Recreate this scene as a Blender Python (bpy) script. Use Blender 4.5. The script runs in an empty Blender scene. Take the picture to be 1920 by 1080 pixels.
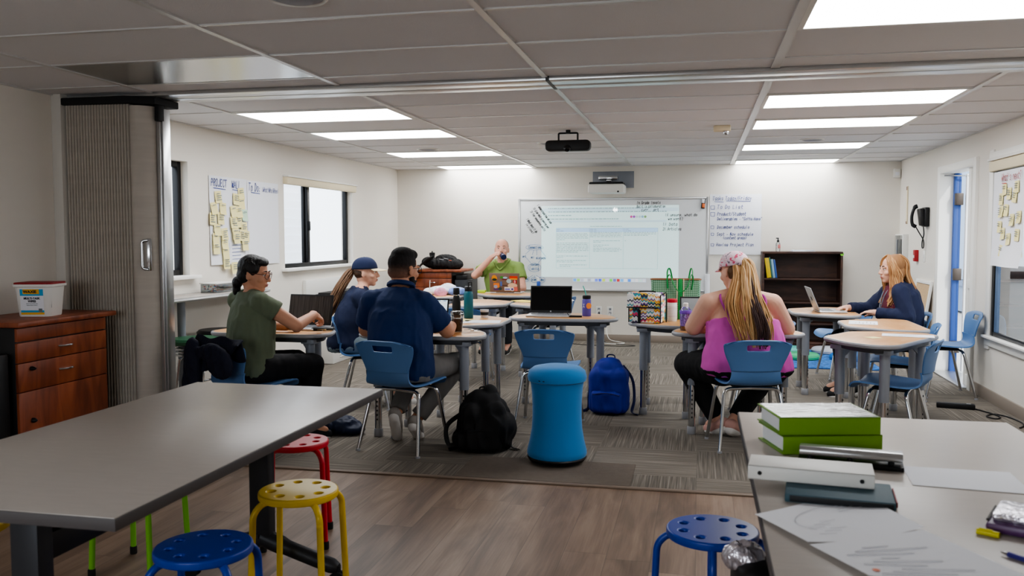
import bpy, bmesh, math, random
import numpy as np
from mathutils import Vector, Matrix, Euler, noise
random.seed(7)
scn = bpy.context.scene
C = scn.collection
PI = math.pi
def R(a): return math.radians(a)
V = Vector

# ------------------------------------------------------------------ materials
MATS = {}
def nodes_of(m):
    m.use_nodes = True
    return m.node_tree.nodes, m.node_tree.links
def mat(name, col, rough=.6, metal=0, bump=0, bscale=60, stretch=(1,1,1), var=0, vscale=4, alpha=1, trans=0, emit=None, estr=0, coat=0, sheen=0, ior=1.45):
    if name in MATS: return MATS[name]
    m = bpy.data.materials.new(name); N, L = nodes_of(m)
    p = N['Principled BSDF']
    p.inputs['Base Color'].default_value = (*col, 1)
    p.inputs['Roughness'].default_value = rough
    p.inputs['Metallic'].default_value = metal
    p.inputs['Alpha'].default_value = alpha
    p.inputs['IOR'].default_value = ior
    p.inputs['Transmission Weight'].default_value = trans
    p.inputs['Coat Weight'].default_value = coat
    p.inputs['Sheen Weight'].default_value = sheen
    if emit:
        p.inputs['Emission Color'].default_value = (*emit, 1); p.inputs['Emission Strength'].default_value = estr
    if bump or var:
        tc = N.new('ShaderNodeTexCoord'); mp = N.new('ShaderNodeMapping'); mp.inputs['Scale'].default_value = stretch
        L.new(tc.outputs['Object'], mp.inputs['Vector'])
    if bump:
        t = N.new('ShaderNodeTexNoise'); t.inputs['Scale'].default_value = bscale; t.inputs['Detail'].default_value = 3
        L.new(mp.outputs[0], t.inputs['Vector'])
        b = N.new('ShaderNodeBump'); b.inputs['Strength'].default_value = bump; b.inputs['Distance'].default_value = .01
        L.new(t.outputs['Fac'], b.inputs['Height']); L.new(b.outputs[0], p.inputs['Normal'])
    if var:
        t = N.new('ShaderNodeTexNoise'); t.inputs['Scale'].default_value = vscale; t.inputs['Detail'].default_value = 5
        L.new(mp.outputs[0], t.inputs['Vector'])
        mr = N.new('ShaderNodeMapRange'); mr.inputs[1].default_value = .3; mr.inputs[2].default_value = .7
        mr.inputs[3].default_value = 1 - var; mr.inputs[4].default_value = 1 + var
        L.new(t.outputs['Fac'], mr.inputs[0])
        mx = N.new('ShaderNodeMix'); mx.data_type = 'RGBA'; mx.blend_type = 'MULTIPLY'; mx.inputs[0].default_value = 1
        mx.inputs[6].default_value = (*col, 1)
        L.new(mr.outputs[0], mx.inputs[7]); L.new(mx.outputs[2], p.inputs['Base Color'])
    MATS[name] = m
    return m
def S(r, g, b):   # sRGB 0-255 -> linear
    return tuple((c / 255 / 12.92) if c / 255 <= .04045 else ((c / 255 + .055) / 1.055) ** 2.4 for c in (r, g, b))
def math_node(N, L, op, a, b=None):
    n = N.new('ShaderNodeMath'); n.operation = op
    for i, x in enumerate((a, b)):
        if x is None: continue
        if isinstance(x, (int, float)): n.inputs[i].default_value = x
        else: L.new(x, n.inputs[i])
    return n.outputs[0]
def ramp(N, L, fac, stops):
    r = N.new('ShaderNodeValToRGB'); e = r.color_ramp.elements
    while len(e) < len(stops): e.new(.5)
    for i, (p, c) in enumerate(stops): e[i].position = p; e[i].color = (*c, 1)
    L.new(fac, r.inputs[0]); return r.outputs[0]

def mat_carpet():
    m = bpy.data.materials.new('carpet_tiles'); N, L = nodes_of(m); p = N['Principled BSDF']
    g = N.new('ShaderNodeNewGeometry'); sx = N.new('ShaderNodeSeparateXYZ'); L.new(g.outputs['Position'], sx.inputs[0])
    T = .61
    cx = math_node(N, L, 'FLOOR', math_node(N, L, 'DIVIDE', sx.outputs[0], T)); cy = math_node(N, L, 'FLOOR', math_node(N, L, 'DIVIDE', sx.outputs[1], T))
    par = math_node(N, L, 'ABSOLUTE', math_node(N, L, 'MODULO', math_node(N, L, 'ADD', cx, cy), 2.0))
    def stripes(ax, ay):
        cb = N.new('ShaderNodeCombineXYZ')
        L.new(math_node(N, L, 'MULTIPLY', ax, 110.), cb.inputs[0]); L.new(math_node(N, L, 'MULTIPLY', ay, 2.2), cb.inputs[1])
        L.new(math_node(N, L, 'ADD', math_node(N, L, 'MULTIPLY', cx, 3.7), math_node(N, L, 'MULTIPLY', cy, 9.1)), cb.inputs[2])
        t = N.new('ShaderNodeTexNoise'); t.inputs['Scale'].default_value = 1; t.inputs['Detail'].default_value = 2; L.new(cb.outputs[0], t.inputs['Vector'])
        return t.outputs['Fac']
    a = stripes(sx.outputs[0], sx.outputs[1]); b = stripes(sx.outputs[1], sx.outputs[0])
    mx = N.new('ShaderNodeMix'); L.new(par, mx.inputs[0]); L.new(a, mx.inputs[2]); L.new(b, mx.inputs[3])
    col = ramp(N, L, mx.outputs[0], [(.32, S(92, 86, 78)), (.48, S(110, 103, 94)), (.58, S(121, 114, 104)), (.70, S(144, 137, 126))])
    wn = N.new('ShaderNodeTexWhiteNoise'); cb = N.new('ShaderNodeCombineXYZ'); L.new(cx, cb.inputs[0]); L.new(cy, cb.inputs[1]); L.new(cb.outputs[0], wn.inputs['Vector'])
    mr = N.new('ShaderNodeMapRange'); mr.inputs[3].default_value = .90; mr.inputs[4].default_value = 1.06; L.new(wn.outputs['Value'], mr.inputs[0])
    mm = N.new('ShaderNodeMix'); mm.data_type = 'RGBA'; mm.blend_type = 'MULTIPLY'; mm.inputs[0].default_value = 1
    L.new(col, mm.inputs[6]); L.new(mr.outputs[0], mm.inputs[7]); L.new(mm.outputs[2], p.inputs['Base Color'])
    p.inputs['Roughness'].default_value = .95
    bp = N.new('ShaderNodeBump'); bp.inputs['Strength'].default_value = .4; bp.inputs['Distance'].default_value = .004; L.new(mx.outputs[0], bp.inputs['Height']); L.new(bp.outputs[0], p.inputs['Normal'])
    return m
def mat_planks():
    m = bpy.data.materials.new('vinyl_planks'); N, L = nodes_of(m); p = N['Principled BSDF']
    g = N.new('ShaderNodeNewGeometry'); sx = N.new('ShaderNodeSeparateXYZ'); L.new(g.outputs['Position'], sx.inputs[0])
    W, LN = .184, 1.22
    ci = math_node(N, L, 'FLOOR', math_node(N, L, 'DIVIDE', sx.outputs[0], W))
    wn = N.new('ShaderNodeTexWhiteNoise'); wn.noise_dimensions = '1D'; L.new(ci, wn.inputs['W'])
    yy = math_node(N, L, 'ADD', sx.outputs[1], math_node(N, L, 'MULTIPLY', wn.outputs['Value'], LN))
    cj = math_node(N, L, 'FLOOR', math_node(N, L, 'DIVIDE', yy, LN))
    cb = N.new('ShaderNodeCombineXYZ'); L.new(ci, cb.inputs[0]); L.new(cj, cb.inputs[1])
    w2 = N.new('ShaderNodeTexWhiteNoise'); L.new(cb.outputs[0], w2.inputs['Vector'])
    c3 = N.new('ShaderNodeCombineXYZ'); L.new(math_node(N, L, 'MULTIPLY', sx.outputs[0], 9.), c3.inputs[0]); L.new(math_node(N, L, 'MULTIPLY', sx.outputs[1], 1.3), c3.inputs[1]); L.new(math_node(N, L, 'MULTIPLY', w2.outputs['Value'], 30.), c3.inputs[2])
    t = N.new('ShaderNodeTexNoise'); t.inputs['Scale'].default_value = 1; t.inputs['Detail'].default_value = 6; t.inputs['Distortion'].default_value = .8; L.new(c3.outputs[0], t.inputs['Vector'])
    c4 = N.new('ShaderNodeCombineXYZ'); L.new(math_node(N, L, 'MULTIPLY', sx.outputs[0], 130.), c4.inputs[0]); L.new(math_node(N, L, 'MULTIPLY', sx.outputs[1], 4.), c4.inputs[1]); L.new(w2.outputs['Value'], c4.inputs[2])
    t2 = N.new('ShaderNodeTexNoise'); t2.inputs['Scale'].default_value = 1; t2.inputs['Detail'].default_value = 3; L.new(c4.outputs[0], t2.inputs['Vector'])
    f = math_node(N, L, 'ADD', math_node(N, L, 'MULTIPLY', t.outputs['Fac'], .8), math_node(N, L, 'MULTIPLY', t2.outputs['Fac'], .2))
    f = math_node(N, L, 'ADD', f, math_node(N, L, 'MULTIPLY', math_node(N, L, 'SUBTRACT', w2.outputs['Value'], .5), .12))
    col = ramp(N, L, f, [(.28, S(92, 74, 60)), (.46, S(116, 96, 80)), (.56, S(130, 109, 92)), (.74, S(150, 130, 113))])
    ex = math_node(N, L, 'ABSOLUTE', math_node(N, L, 'SUBTRACT', math_node(N, L, 'FRACT', math_node(N, L, 'DIVIDE', sx.outputs[0], W)), .5))
    ey = math_node(N, L, 'ABSOLUTE', math_node(N, L, 'SUBTRACT', math_node(N, L, 'FRACT', math_node(N, L, 'DIVIDE', yy, LN)), .5))
    seam = math_node(N, L, 'MAXIMUM', math_node(N, L, 'GREATER_THAN', ex, .493), math_node(N, L, 'GREATER_THAN', ey, .4987))
    mm = N.new('ShaderNodeMix'); mm.data_type = 'RGBA'; L.new(math_node(N, L, 'MULTIPLY', seam, .45), mm.inputs[0]); L.new(col, mm.inputs[6]); mm.inputs[7].default_value = (.03, .022, .017, 1)
    L.new(mm.outputs[2], p.inputs['Base Color']); p.inputs['Roughness'].default_value = .48
    return m
def mat_wood(name, cols, stretch=(2, 14, 14), rough=.45, scale=2.2):
    m = bpy.data.materials.new(name); N, L = nodes_of(m); p = N['Principled BSDF']
    tc = N.new('ShaderNodeTexCoord'); mp = N.new('ShaderNodeMapping'); mp.inputs['Scale'].default_value = stretch; L.new(tc.outputs['Object'], mp.inputs[0])
    t = N.new('ShaderNodeTexNoise'); t.inputs['Scale'].default_value = scale; t.inputs['Detail'].default_value = 6; t.inputs['Distortion'].default_value = 1.2; L.new(mp.outputs[0], t.inputs['Vector'])
    L.new(ramp(N, L, t.outputs['Fac'], [(.3, cols[0]), (.52, cols[1]), (.72, cols[2])]), p.inputs['Base Color'])
    p.inputs['Roughness'].default_value = rough
    MATS[name] = m
    return m
def mat_glass(name, tint=(1, 1, 1), refl=.06):
    m = bpy.data.materials.new(name); N, L = nodes_of(m)
    for n in list(N):
        if n.type != 'OUTPUT_MATERIAL': N.remove(n)
    o = [n for n in N if n.type == 'OUTPUT_MATERIAL'][0]
    t = N.new('ShaderNodeBsdfTransparent'); t.inputs[0].default_value = (*tint, 1); g = N.new('ShaderNodeBsdfGlossy'); g.inputs['Roughness'].default_value = .02
    f = N.new('ShaderNodeFresnel'); f.inputs[0].default_value = 1.45
    x = N.new('ShaderNodeMixShader'); L.new(math_node(N, L, 'ADD', math_node(N, L, 'MULTIPLY', f.outputs[0], .8), refl * .2), x.inputs[0]); L.new(t.outputs[0], x.inputs[1]); L.new(g.outputs[0], x.inputs[2]); L.new(x.outputs[0], o.inputs[0])
    MATS[name] = m
    return m

M = {}
M['wall'] = mat('wall_vinyl', S(226, 221, 212), .75, bump=.05, bscale=220, stretch=(1, 1, 6), var=.015, vscale=1.2)
M['wall_dim'] = mat('wall_paint_grey', S(205, 201, 194), .8, var=.015)
M['ceil'] = mat('ceiling_tile', S(222, 221, 222), .9, bump=.25, bscale=260)
M['tbar'] = mat('tbar_metal', S(206, 205, 203), .35, .25)
M['alu'] = mat('aluminium', S(196, 197, 198), .28, .85)
M['carpet'] = mat_carpet(); M['planks'] = mat_planks()
M['plaincarpet'] = mat('plain_carpet', S(112, 102, 92), .95, bump=.5, bscale=400, var=.06, vscale=30)
M['strip'] = mat('transition_strip', S(120, 104, 90), .5)
M['base'] = mat('vinyl_baseboard', S(146, 135, 124), .6)
M['white'] = mat('white_paint', S(236, 235, 230), .5)
M['offwhite'] = mat('offwhite_plastic', S(226, 225, 220), .45)
M['cream'] = mat('cream_blind', S(226, 214, 184), .7)
M['black'] = mat('black_plastic', S(22, 22, 24), .45)
M['blackm'] = mat('black_frame', S(24, 25, 28), .35, .2)
M['rubber'] = mat('dark_rubber', S(30, 30, 31), .8)
M['chrome'] = mat('chrome', S(205, 207, 210), .14, 1)
M['greysteel'] = mat('grey_enamel', S(138, 142, 150), .42, .1)
M['greydark'] = mat('dark_grey_steel', S(72, 74, 78), .5, .1)
M['edge'] = mat('grey_edge_band', S(150, 151, 155), .4)
M['bluechair'] = mat('blue_polypropylene', S(84, 122, 170), .42, bump=.04, bscale=500)
M['maple'] = mat_wood('maple_laminate', [S(186, 134, 82), S(198, 148, 96), S(208, 162, 112)], (3, 9, 9), .38, 1.5)
M['cherry'] = mat_wood('cherry_laminate', [S(112, 54, 30), S(140, 72, 42), S(158, 86, 52)], (6, 6, 1.2), .42, 2.)
M['walnut'] = mat_wood('walnut_laminate', [S(48, 28, 20), S(66, 40, 29), S(80, 51, 37)], (1.5, 6, 6), .5, 2.)
M['laminate'] = mat('beige_grey_laminate', S(176, 168, 160), .32, var=.03, vscale=14, stretch=(1, 6, 1))
M['laminate_edge'] = mat('table_edge', S(78, 74, 74), .5)
M['charcoal'] = mat('charcoal_steel', S(52, 53, 57), .45, .3)
M['paper'] = mat('white_paper', S(232, 234, 240), .8)
M['chart'] = mat('chart_paper', S(228, 230, 236), .85, var=.01, vscale=3)
M['sticky'] = mat('sticky_note', S(236, 226, 164), .8)
M['stickyg'] = mat('mint_sticky_note', S(188, 216, 190), .8)
M['inkblue'] = mat('blue_marker', S(44, 62, 140), .6)
M['inkblack'] = mat('black_marker', S(40, 44, 48), .6)
M['inkcyan'] = mat('blue_board_marker', S(70, 130, 190), .6)
M['inkred'] = mat('red_marker', S(176, 60, 66), .6)
M['inkgrey'] = mat('grey_print', S(120, 130, 134), .8)
M['wboard'] = mat('whiteboard', S(226, 229, 231), .22)
M['light'] = mat('light_diffuser', (1, 1, 1), .5, emit=(.97, .985, 1.), estr=9.)
M['glass'] = mat_glass('window_glass', (.97, .985, 1), .1)
M['cleargl'] = mat_glass('clear_plastic', (.93, .95, .96), .3)
M['purplegl'] = mat_glass('purple_tint_plastic', (.72, .66, .82), .3)
M['screen'] = mat('dark_screen', S(10, 10, 12), .12)
M['screenon'] = mat('lit_screen', S(200, 215, 225), .3, emit=S(205, 222, 232), estr=.75)
M['silver'] = mat('silver_laptop', S(196, 198, 202), .32, .6)
M['keys'] = mat('keyboard_keys', S(120, 122, 126), .5)

# ------------------------------------------------------------------ objects
def link(o, parent=None):
    C.objects.link(o)
    if parent is not None: o.parent = parent
    return o
def thing(name, label, cat, loc=(0, 0, 0), rz=0, group=None):
    o = bpy.data.objects.new(name, None); C.objects.link(o); o.empty_display_size = .05
    o.location = loc; o.rotation_euler = (0, 0, rz); o['label'] = label; o['category'] = cat
    if group: o['group'] = group
    return o
def tag(o, label, cat, group=None, loc=None, rz=None):
    o['label'] = label; o['category'] = cat
    if group: o['group'] = group
    if loc is not None: o.location = loc
    if rz is not None: o.rotation_euler = (0, 0, rz)
    return o
def struct(o):
    o['kind'] = 'structure'; return o
def dup(o, loc=None, rz=None, label=None, group=None):
    def cp(x, par):
        c = x.copy(); C.objects.link(c); c.parent = par
        for ch in x.children: cp(ch, c)
        return c
    c = cp(o, None)
    if loc is not None: c.location = loc
    if rz is not None: c.rotation_euler = (0, 0, rz)
    if label: c['label'] = label
    if group: c['group'] = group
    return c

class MB:
    def __init__(s): s.v = []; s.f = []; s.mi = []; s.mats = []
    def add(s, vs, fs, T=None, mi=0):
        n = len(s.v)
        s.v += [tuple(T @ V(p)) if T is not None else tuple(p) for p in vs]
        s.f += [tuple(i + n for i in f) for f in fs]; s.mi += [mi] * len(fs)
        return s
    def bm_in(s, bm, T=None, mi=0):
        bm.verts.index_update()
        s.add([v.co.copy() for v in bm.verts], [[v.index for v in f.verts] for f in bm.faces], T, mi); bm.free(); return s
    def box(s, c, d, bev=0, rz=0, T=None, seg=2, mi=0, rot=None):
        bm = bmesh.new(); bmesh.ops.create_cube(bm, size=1)
        bmesh.ops.scale(bm, vec=d, verts=bm.verts)
        if bev: bmesh.ops.bevel(bm, geom=list(bm.edges), offset=min(bev, min(d) * .49), segments=seg, affect='EDGES', profile=.5)
        A = Matrix.Translation(c) @ (rot.to_matrix().to_4x4() if rot else Matrix.Rotation(rz, 4, 'Z'))
        return s.bm_in(bm, (T @ A) if T is not None else A, mi)
    def tube(s, pts, r, seg=10, closed=False, T=None, mi=0, flat=1.):
        pts = [V(p) for p in pts]; n = len(pts); rs = r if isinstance(r, (list, tuple)) else [r] * n
        vs = []; fs = []; up = None
        for i, p in enumerate(pts):
            if closed: d = pts[(i + 1) % n] - pts[i - 1]
            else: d = pts[min(i + 1, n - 1)] - pts[max(i - 1, 0)]
            d.normalize()
            if up is None:
                up = d.orthogonal().normalized()
            else:
                up = (up - d * up.dot(d))
                up = up.normalized() if up.length > 1e-6 else d.orthogonal().normalized()
            w = d.cross(up)
            for k in range(seg):
                a = 2 * PI * k / seg
                vs.append(p + (up * math.cos(a) + w * math.sin(a) * flat) * rs[i])
        for i in range(n if closed else n - 1):
            j = (i + 1) % n
            for k in range(seg):
                l = (k + 1) % seg
                fs.append((i * seg + k, i * seg + l, j * seg + l, j * seg + k))
        if not closed:
            fs.append(tuple(range(seg))[::-1]); fs.append(tuple((n - 1) * seg + k for k in range(seg)))
        return s.add(vs, fs, T, mi)
    def lathe(s, prof, seg=24, T=None, mi=0, c=(0, 0, 0), sx=1, sy=1):
        vs = []; fs = []; n = len(prof)
        for r, z in prof:
            for k in range(seg):
                a = 2 * PI * k / seg; vs.append((c[0] + r * sx * math.cos(a), c[1] + r * sy * math.sin(a), c[2] + z))
        for i in range(n - 1):
            for k in range(seg):
                l = (k + 1) % seg; fs.append((i * seg + k, i * seg + l, (i + 1) * seg + l, (i + 1) * seg + k))
        if prof[0][0] > 1e-5: fs.append(tuple(range(seg))[::-1])
        if prof[-1][0] > 1e-5: fs.append(tuple((n - 1) * seg + k for k in range(seg)))
        return s.add(vs, fs, T, mi)
    def prism(s, out, z0, z1, bev=0, T=None, mi=0, seg=2):
        bm = bmesh.new(); f = bm.faces.new([bm.verts.new((x, y, z0)) for x, y in out])
        g = bmesh.ops.extrude_face_region(bm, geom=[f]); bmesh.ops.translate(bm, vec=(0, 0, z1 - z0), verts=[e for e in g['geom'] if isinstance(e, bmesh.types.BMVert)])
        bmesh.ops.recalc_face_normals(bm, faces=bm.faces)
        if bev:
            es = [e for e in bm.edges if abs(e.verts[0].co.z - e.verts[1].co.z) < 1e-6]
            bmesh.ops.bevel(bm, geom=es, offset=bev, segments=seg, affect='EDGES', profile=.5)
        return s.bm_in(bm, T, mi)
    def quad(s, a, b, c, d, mi=0, T=None): return s.add([a, b, c, d], [(0, 1, 2, 3)], T, mi)
    def grid(s, fn, nu, nv, T=None, mi=0, thick=0, skip=None):
        vs = [V(fn(i / nu, j / nv)) for j in range(nv + 1) for i in range(nu + 1)]; fs = []
        for j in range(nv):
            for i in range(nu):
                if skip and skip((i + .5) / nu, (j + .5) / nv): continue
                a = j * (nu + 1) + i; fs.append((a, a + 1, a + nu + 2, a + nu + 1))
        if thick:
            bm = bmesh.new(); bv = [bm.verts.new(p) for p in vs]
            for f in fs: bm.faces.new([bv[i] for i in f])
            for v_ in [v_ for v_ in bm.verts if not v_.link_faces]: bm.verts.remove(v_)
            bmesh.ops.recalc_face_normals(bm, faces=bm.faces)
            bmesh.ops.solidify(bm, geom=list(bm.faces), thickness=thick)
            return s.bm_in(bm, T, mi)
        return s.add(vs, fs, T, mi)
    def mesh(s, name, mats, ang=40):
        me = bpy.data.meshes.new(name); me.from_pydata(s.v, [], s.f)
        for m in (mats if isinstance(mats, (list, tuple)) else [mats]): me.materials.append(m)
        me.polygons.foreach_set('material_index', s.mi)
        bm = bmesh.new(); bm.from_mesh(me); bmesh.ops.recalc_face_normals(bm, faces=bm.faces); bm.to_mesh(me); bm.free()
        if ang:
            me.polygons.foreach_set('use_smooth', [True] * len(me.polygons)); me.set_sharp_from_angle(angle=R(ang))
        return me
    def build(s, name, mats, parent=None, ang=40, loc=None, rz=None, subsurf=0):
        o = bpy.data.objects.new(name, s.mesh(name, mats, ang)); link(o, parent)
        if subsurf:
            md = o.modifiers.new('s', 'SUBSURF'); md.levels = subsurf; md.render_levels = subsurf
            bake(o)
        if loc is not None: o.location = loc
        if rz is not None: o.rotation_euler = (0, 0, rz)
        return o
def bake(o):
    dg = bpy.context.evaluated_depsgraph_get(); dg.update()
    me = bpy.data.meshes.new_from_object(o.evaluated_get(dg)); o.modifiers.clear(); o.data = me
def arc(c, r, a0, a1, n, ax=(1, 0, 0), ay=(0, 1, 0)):
    c = V(c); ax = V(ax); ay = V(ay)
    return [c + ax * (r * math.cos(a0 + (a1 - a0) * i / n)) + ay * (r * math.sin(a0 + (a1 - a0) * i / n)) for i in range(n + 1)]
def fillet(pts, r, n=5):
    pts = [V(p) for p in pts]; out = [pts[0]]
    for i in range(1, len(pts) - 1):
        a, b, c = pts[i - 1], pts[i], pts[i + 1]; d0 = (a - b).normalized(); d1 = (c - b).normalized()
        rr = min(r, (a - b).length * .49, (c - b).length * .49)
        p0 = b + d0 * rr; p1 = b + d1 * rr
        for k in range(n + 1):
            t = k / n; out.append(p0 * (1 - t) ** 2 + b * 2 * t * (1 - t) + p1 * t * t)
    out.append(pts[-1]); return out
def round_poly(pts, r, n=5):
    pts = [V((*p, 0)) for p in pts]; out = []; m = len(pts)
    for i in range(m):
        a, b, c = pts[i - 1], pts[i], pts[(i + 1) % m]; rr = min(r, (a - b).length * .45, (c - b).length * .45)
        p0 = b + (a - b).normalized() * rr; p1 = b + (c - b).normalized() * rr
        for k in range(n + 1):
            t = k / n; q = p0 * (1 - t) ** 2 + b * 2 * t * (1 - t) + p1 * t * t; out.append((q.x, q.y))
    return out
def spline(pts, n=8):
    P = [V(p) for p in pts]; out = []
    for i in range(len(P) - 1):
        p0, p1, p2, p3 = P[max(i - 1, 0)], P[i], P[i + 1], P[min(i + 2, len(P) - 1)]
        for k in range(n):
            t = k / n
            out.append(.5 * ((2 * p1) + (p2 - p0) * t + (2 * p0 - 5 * p1 + 4 * p2 - p3) * t * t + (3 * p1 - p0 - 3 * p2 + p3) * t ** 3))
    out.append(P[-1]); return out

# ------------------------------------------------------------------ handwriting and printed lettering
G = {'a': '46 26 15 13 22 32 44|46 42', 'b': '18 12|14 26 36 45 43 32 22 13', 'c': '45 36 26 15 13 22 32 43', 'd': '48 42|44 36 26 15 13 22 32 44', 'e': '14 44 45 36 26 15 13 22 32 43',
     'f': '48 38 27 22|15 45', 'g': '46 26 15 14 23 33 45|46 41 30 20 11', 'h': '18 12|14 26 36 45 42', 'i': '26 22|28 27', 'j': '36 31 20 10|38 37', 'k': '18 12|46 14 42', 'l': '28 23 32', 'm': '06 02|05 16 25 22|25 36 45 42',
     'n': '16 12|14 26 36 45 42', 'o': '26 15 13 22 32 43 45 36 26', 'p': '16 10|15 26 36 45 43 32 22 13', 'q': '46 40|45 36 26 15 13 22 32 43', 'r': '16 12|14 26 36 45', 's': '45 36 26 15 24 34 43 32 22 13', 't': '28 23 32 42|16 46',
     'u': '16 13 22 32 44|46 42', 'v': '16 22 46', 'w': '06 12 24 32 46', 'x': '16 42|46 12', 'y': '16 33|46 20', 'z': '16 46 12 42',
     'A': '02 28 42|14 34', 'B': '12 18 38 47 46 35 15|35 44 43 32 12', 'C': '47 38 28 17 13 22 32 43', 'D': '12 18 28 46 44 22 12', 'E': '48 18 12 42|15 35', 'F': '48 18 12|15 35', 'G': '47 38 28 17 13 22 32 43 45 35', 'H': '18 12|48 42|15 45',
     'I': '28 22', 'J': '48 43 32 22 13', 'K': '18 12|48 15 42', 'L': '18 12 42', 'M': '02 08 25 48 42', 'N': '12 18 42 48', 'O': '28 17 13 22 32 43 47 38 28', 'P': '12 18 38 47 46 35 15', 'R': '12 18 38 47 46 35 15|35 42',
     'S': '47 38 28 17 16 25 35 44 43 32 22 13', 'T': '08 48|28 22', 'U': '18 13 22 32 43 48', 'V': '08 22 48', 'W': '08 12 26 32 48', 'Y': '08 25 48|25 22',
     '/': '12 48', ':': '25 24|23 22', '(': '38 26 24 32', ')': '18 26 24 12', '-': '14 44', ',': '22 11', '"': '18 16|38 36', '?': '17 28 38 46 34 33|32 31', "'": '28 26', '.': '22 32', '1': '17 28 22', '2': '17 28 38 46 12 42'}
def handwriting(mb, text, o, ux, uy, h, adv=None, pen=.004, jit=.25, lift=None, mi=0):
    """ribbons for a line of marker writing; o = baseline start, ux/uy unit axes of the sheet"""
    o = V(o); ux = V(ux).normalized(); uy = V(uy).normalized(); n = ux.cross(uy); s = h / 6; adv = adv or h * .78; x = 0
    rnd = random.Random(hash(text) % 1000 if False else sum(map(ord, text)))
    for ch in text:
        for st in G.get(ch, '').split('|'):
            if not st: continue
            pts = [((int(q[0]) + rnd.uniform(-jit, jit)), (int(q[1]) - 2 + rnd.uniform(-jit, jit))) for q in st.split()]
            pts = [(x + px * adv * .2 + py * s * .12, py * s) for px, py in pts]
            for (x0, y0), (x1, y1) in zip(pts, pts[1:]):
                a = o + ux * x0 + uy * y0; b = o + ux * x1 + uy * y1; d = b - a
                if d.length < 1e-5: continue
                d.normalize(); w = n.cross(d) * pen * .5; e = d * pen * .3
                mb.quad(a - e - w, b + e - w, b + e + w, a - e + w, mi=mi)
        x += adv * (1 if ch != ' ' else .8)
    return x
def line_quad(mb, a, b, n, w, mi=0):
    a = V(a); b = V(b); d = (b - a).normalized(); k = V(n).normalized().cross(d) * w * .5
    mb.quad(a - k, b - k, b + k, a + k, mi=mi)
def lettering(name, text, size, m, parent, loc, rot, align='CENTER', bold=0, sx=1):
    cu = bpy.data.curves.new(name, 'FONT'); cu.body = text; cu.size = size; cu.align_x = align; cu.extrude = .0004; cu.offset = bold; cu.resolution_u = 3
    t = bpy.data.objects.new(name + '_t', cu); C.objects.link(t)
    dg = bpy.context.evaluated_depsgraph_get(); dg.update()
    me = bpy.data.meshes.new_from_object(t.evaluated_get(dg)); bpy.data.objects.remove(t)
    me.materials.clear(); me.materials.append(m)
    o = bpy.data.objects.new(name, me); link(o, parent); o.location = loc; o.rotation_euler = rot; o.scale = (sx, 1, 1)
    return o
# ------------------------------------------------------------------ the room shell
XL, XR, YB, YF, ZC = -3.945, 2.324, 11.08, -1.3, 2.23
CAMZ = 1.35
b = MB(); b.box((-.81, (4.6 + YF) / 2, -.05), (6.6, 4.6 - YF, .1)); struct(b.build('floor', M['planks'], ang=0))
b = MB(); b.box((-.81, (4.6 + YB + .1) / 2, -.047), (6.6, YB + .1 - 4.6, .1)); struct(b.build('floor_carpet', M['carpet'], ang=0))
b = MB(); b.box((-.81, 4.6, .004), (6.26, .035, .012), .004); struct(b.build('trim_1', M['strip']))
b = MB(); b.box((-.84, 4.86, .0045), (.98, .46, .004)); struct(b.build('trim_2', M['plaincarpet'], ang=0))
def wall_cells(name, axis, c0, c1, a0, a1, z0, z1, holes, m):
    """solid wall between planes c0..c1, spanning a0..a1, with rectangular openings"""
    As = sorted({a0, a1, *[h[0] for h in holes], *[h[1] for h in holes]}); Zs = sorted({z0, z1, *[h[2] for h in holes], *[h[3] for h in holes]})
    bm = bmesh.new()
    def P(c, a, z): return (c, a, z) if axis == 'x' else (a, c, z)
    inside = lambda i, j: 0 <= i < len(As) - 1 and 0 <= j < len(Zs) - 1 and not any(h[0] <= (As[i] + As[i + 1]) / 2 <= h[1] and h[2] <= (Zs[j] + Zs[j + 1]) / 2 <= h[3] for h in holes)
    vc = {}
    def vv(c, i, j):
        k = (c, i, j)
        if k not in vc: vc[k] = bm.verts.new(P((c0, c1)[c], As[i], Zs[j]))
        return vc[k]
    for i in range(len(As) - 1):
        for j in range(len(Zs) - 1):
            if not inside(i, j): continue
            for c in (0, 1): bm.faces.new([vv(c, i, j), vv(c, i + 1, j), vv(c, i + 1, j + 1), vv(c, i, j + 1)])
            if not inside(i - 1, j): bm.faces.new([vv(0, i, j), vv(1, i, j), vv(1, i, j + 1), vv(0, i, j + 1)])
            if not inside(i + 1, j): bm.faces.new([vv(0, i + 1, j), vv(1, i + 1, j), vv(1, i + 1, j + 1), vv(0, i + 1, j + 1)])
            if not inside(i, j - 1): bm.faces.new([vv(0, i, j), vv(1, i, j), vv(1, i + 1, j), vv(0, i + 1, j)])
            if not inside(i, j + 1): bm.faces.new([vv(0, i, j + 1), vv(1, i, j + 1), vv(1, i + 1, j + 1), vv(0, i + 1, j + 1)])
    return struct(MB().bm_in(bm).build(name, m, ang=0))
wall_cells('wall_left', 'x', XL - .14, XL, YF, YB + .1, 0, 2.5, [(5.05, 6.2, 1.04, 1.935), (7.82, 9.53, 1.03, 1.935)], M['wall'])
wall_cells('wall_back', 'y', YB, YB + .12, XL - .14, XR + .14, 0, 2.5, [], M['wall'])
wall_cells('wall_right', 'x', XR, XR + .14, YF, YB + .1, 0, 2.5, [(8.2, 9.28, 0, 1.97), (5.9, 7.72, .53, 1.95)], M['wall'])
wall_cells('wall_front', 'y', YF - .12, YF, XL - .14, XR + .14, 0, 2.5, [(-2.9, -.6, .95, 2.0)], M['wall'])
b = MB(); b.box((-.81, (YF + YB) / 2, ZC + .06), (6.9, YB - YF + .4, .12)); struct(b.build('ceiling', M['ceil'], ang=0))
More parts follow.
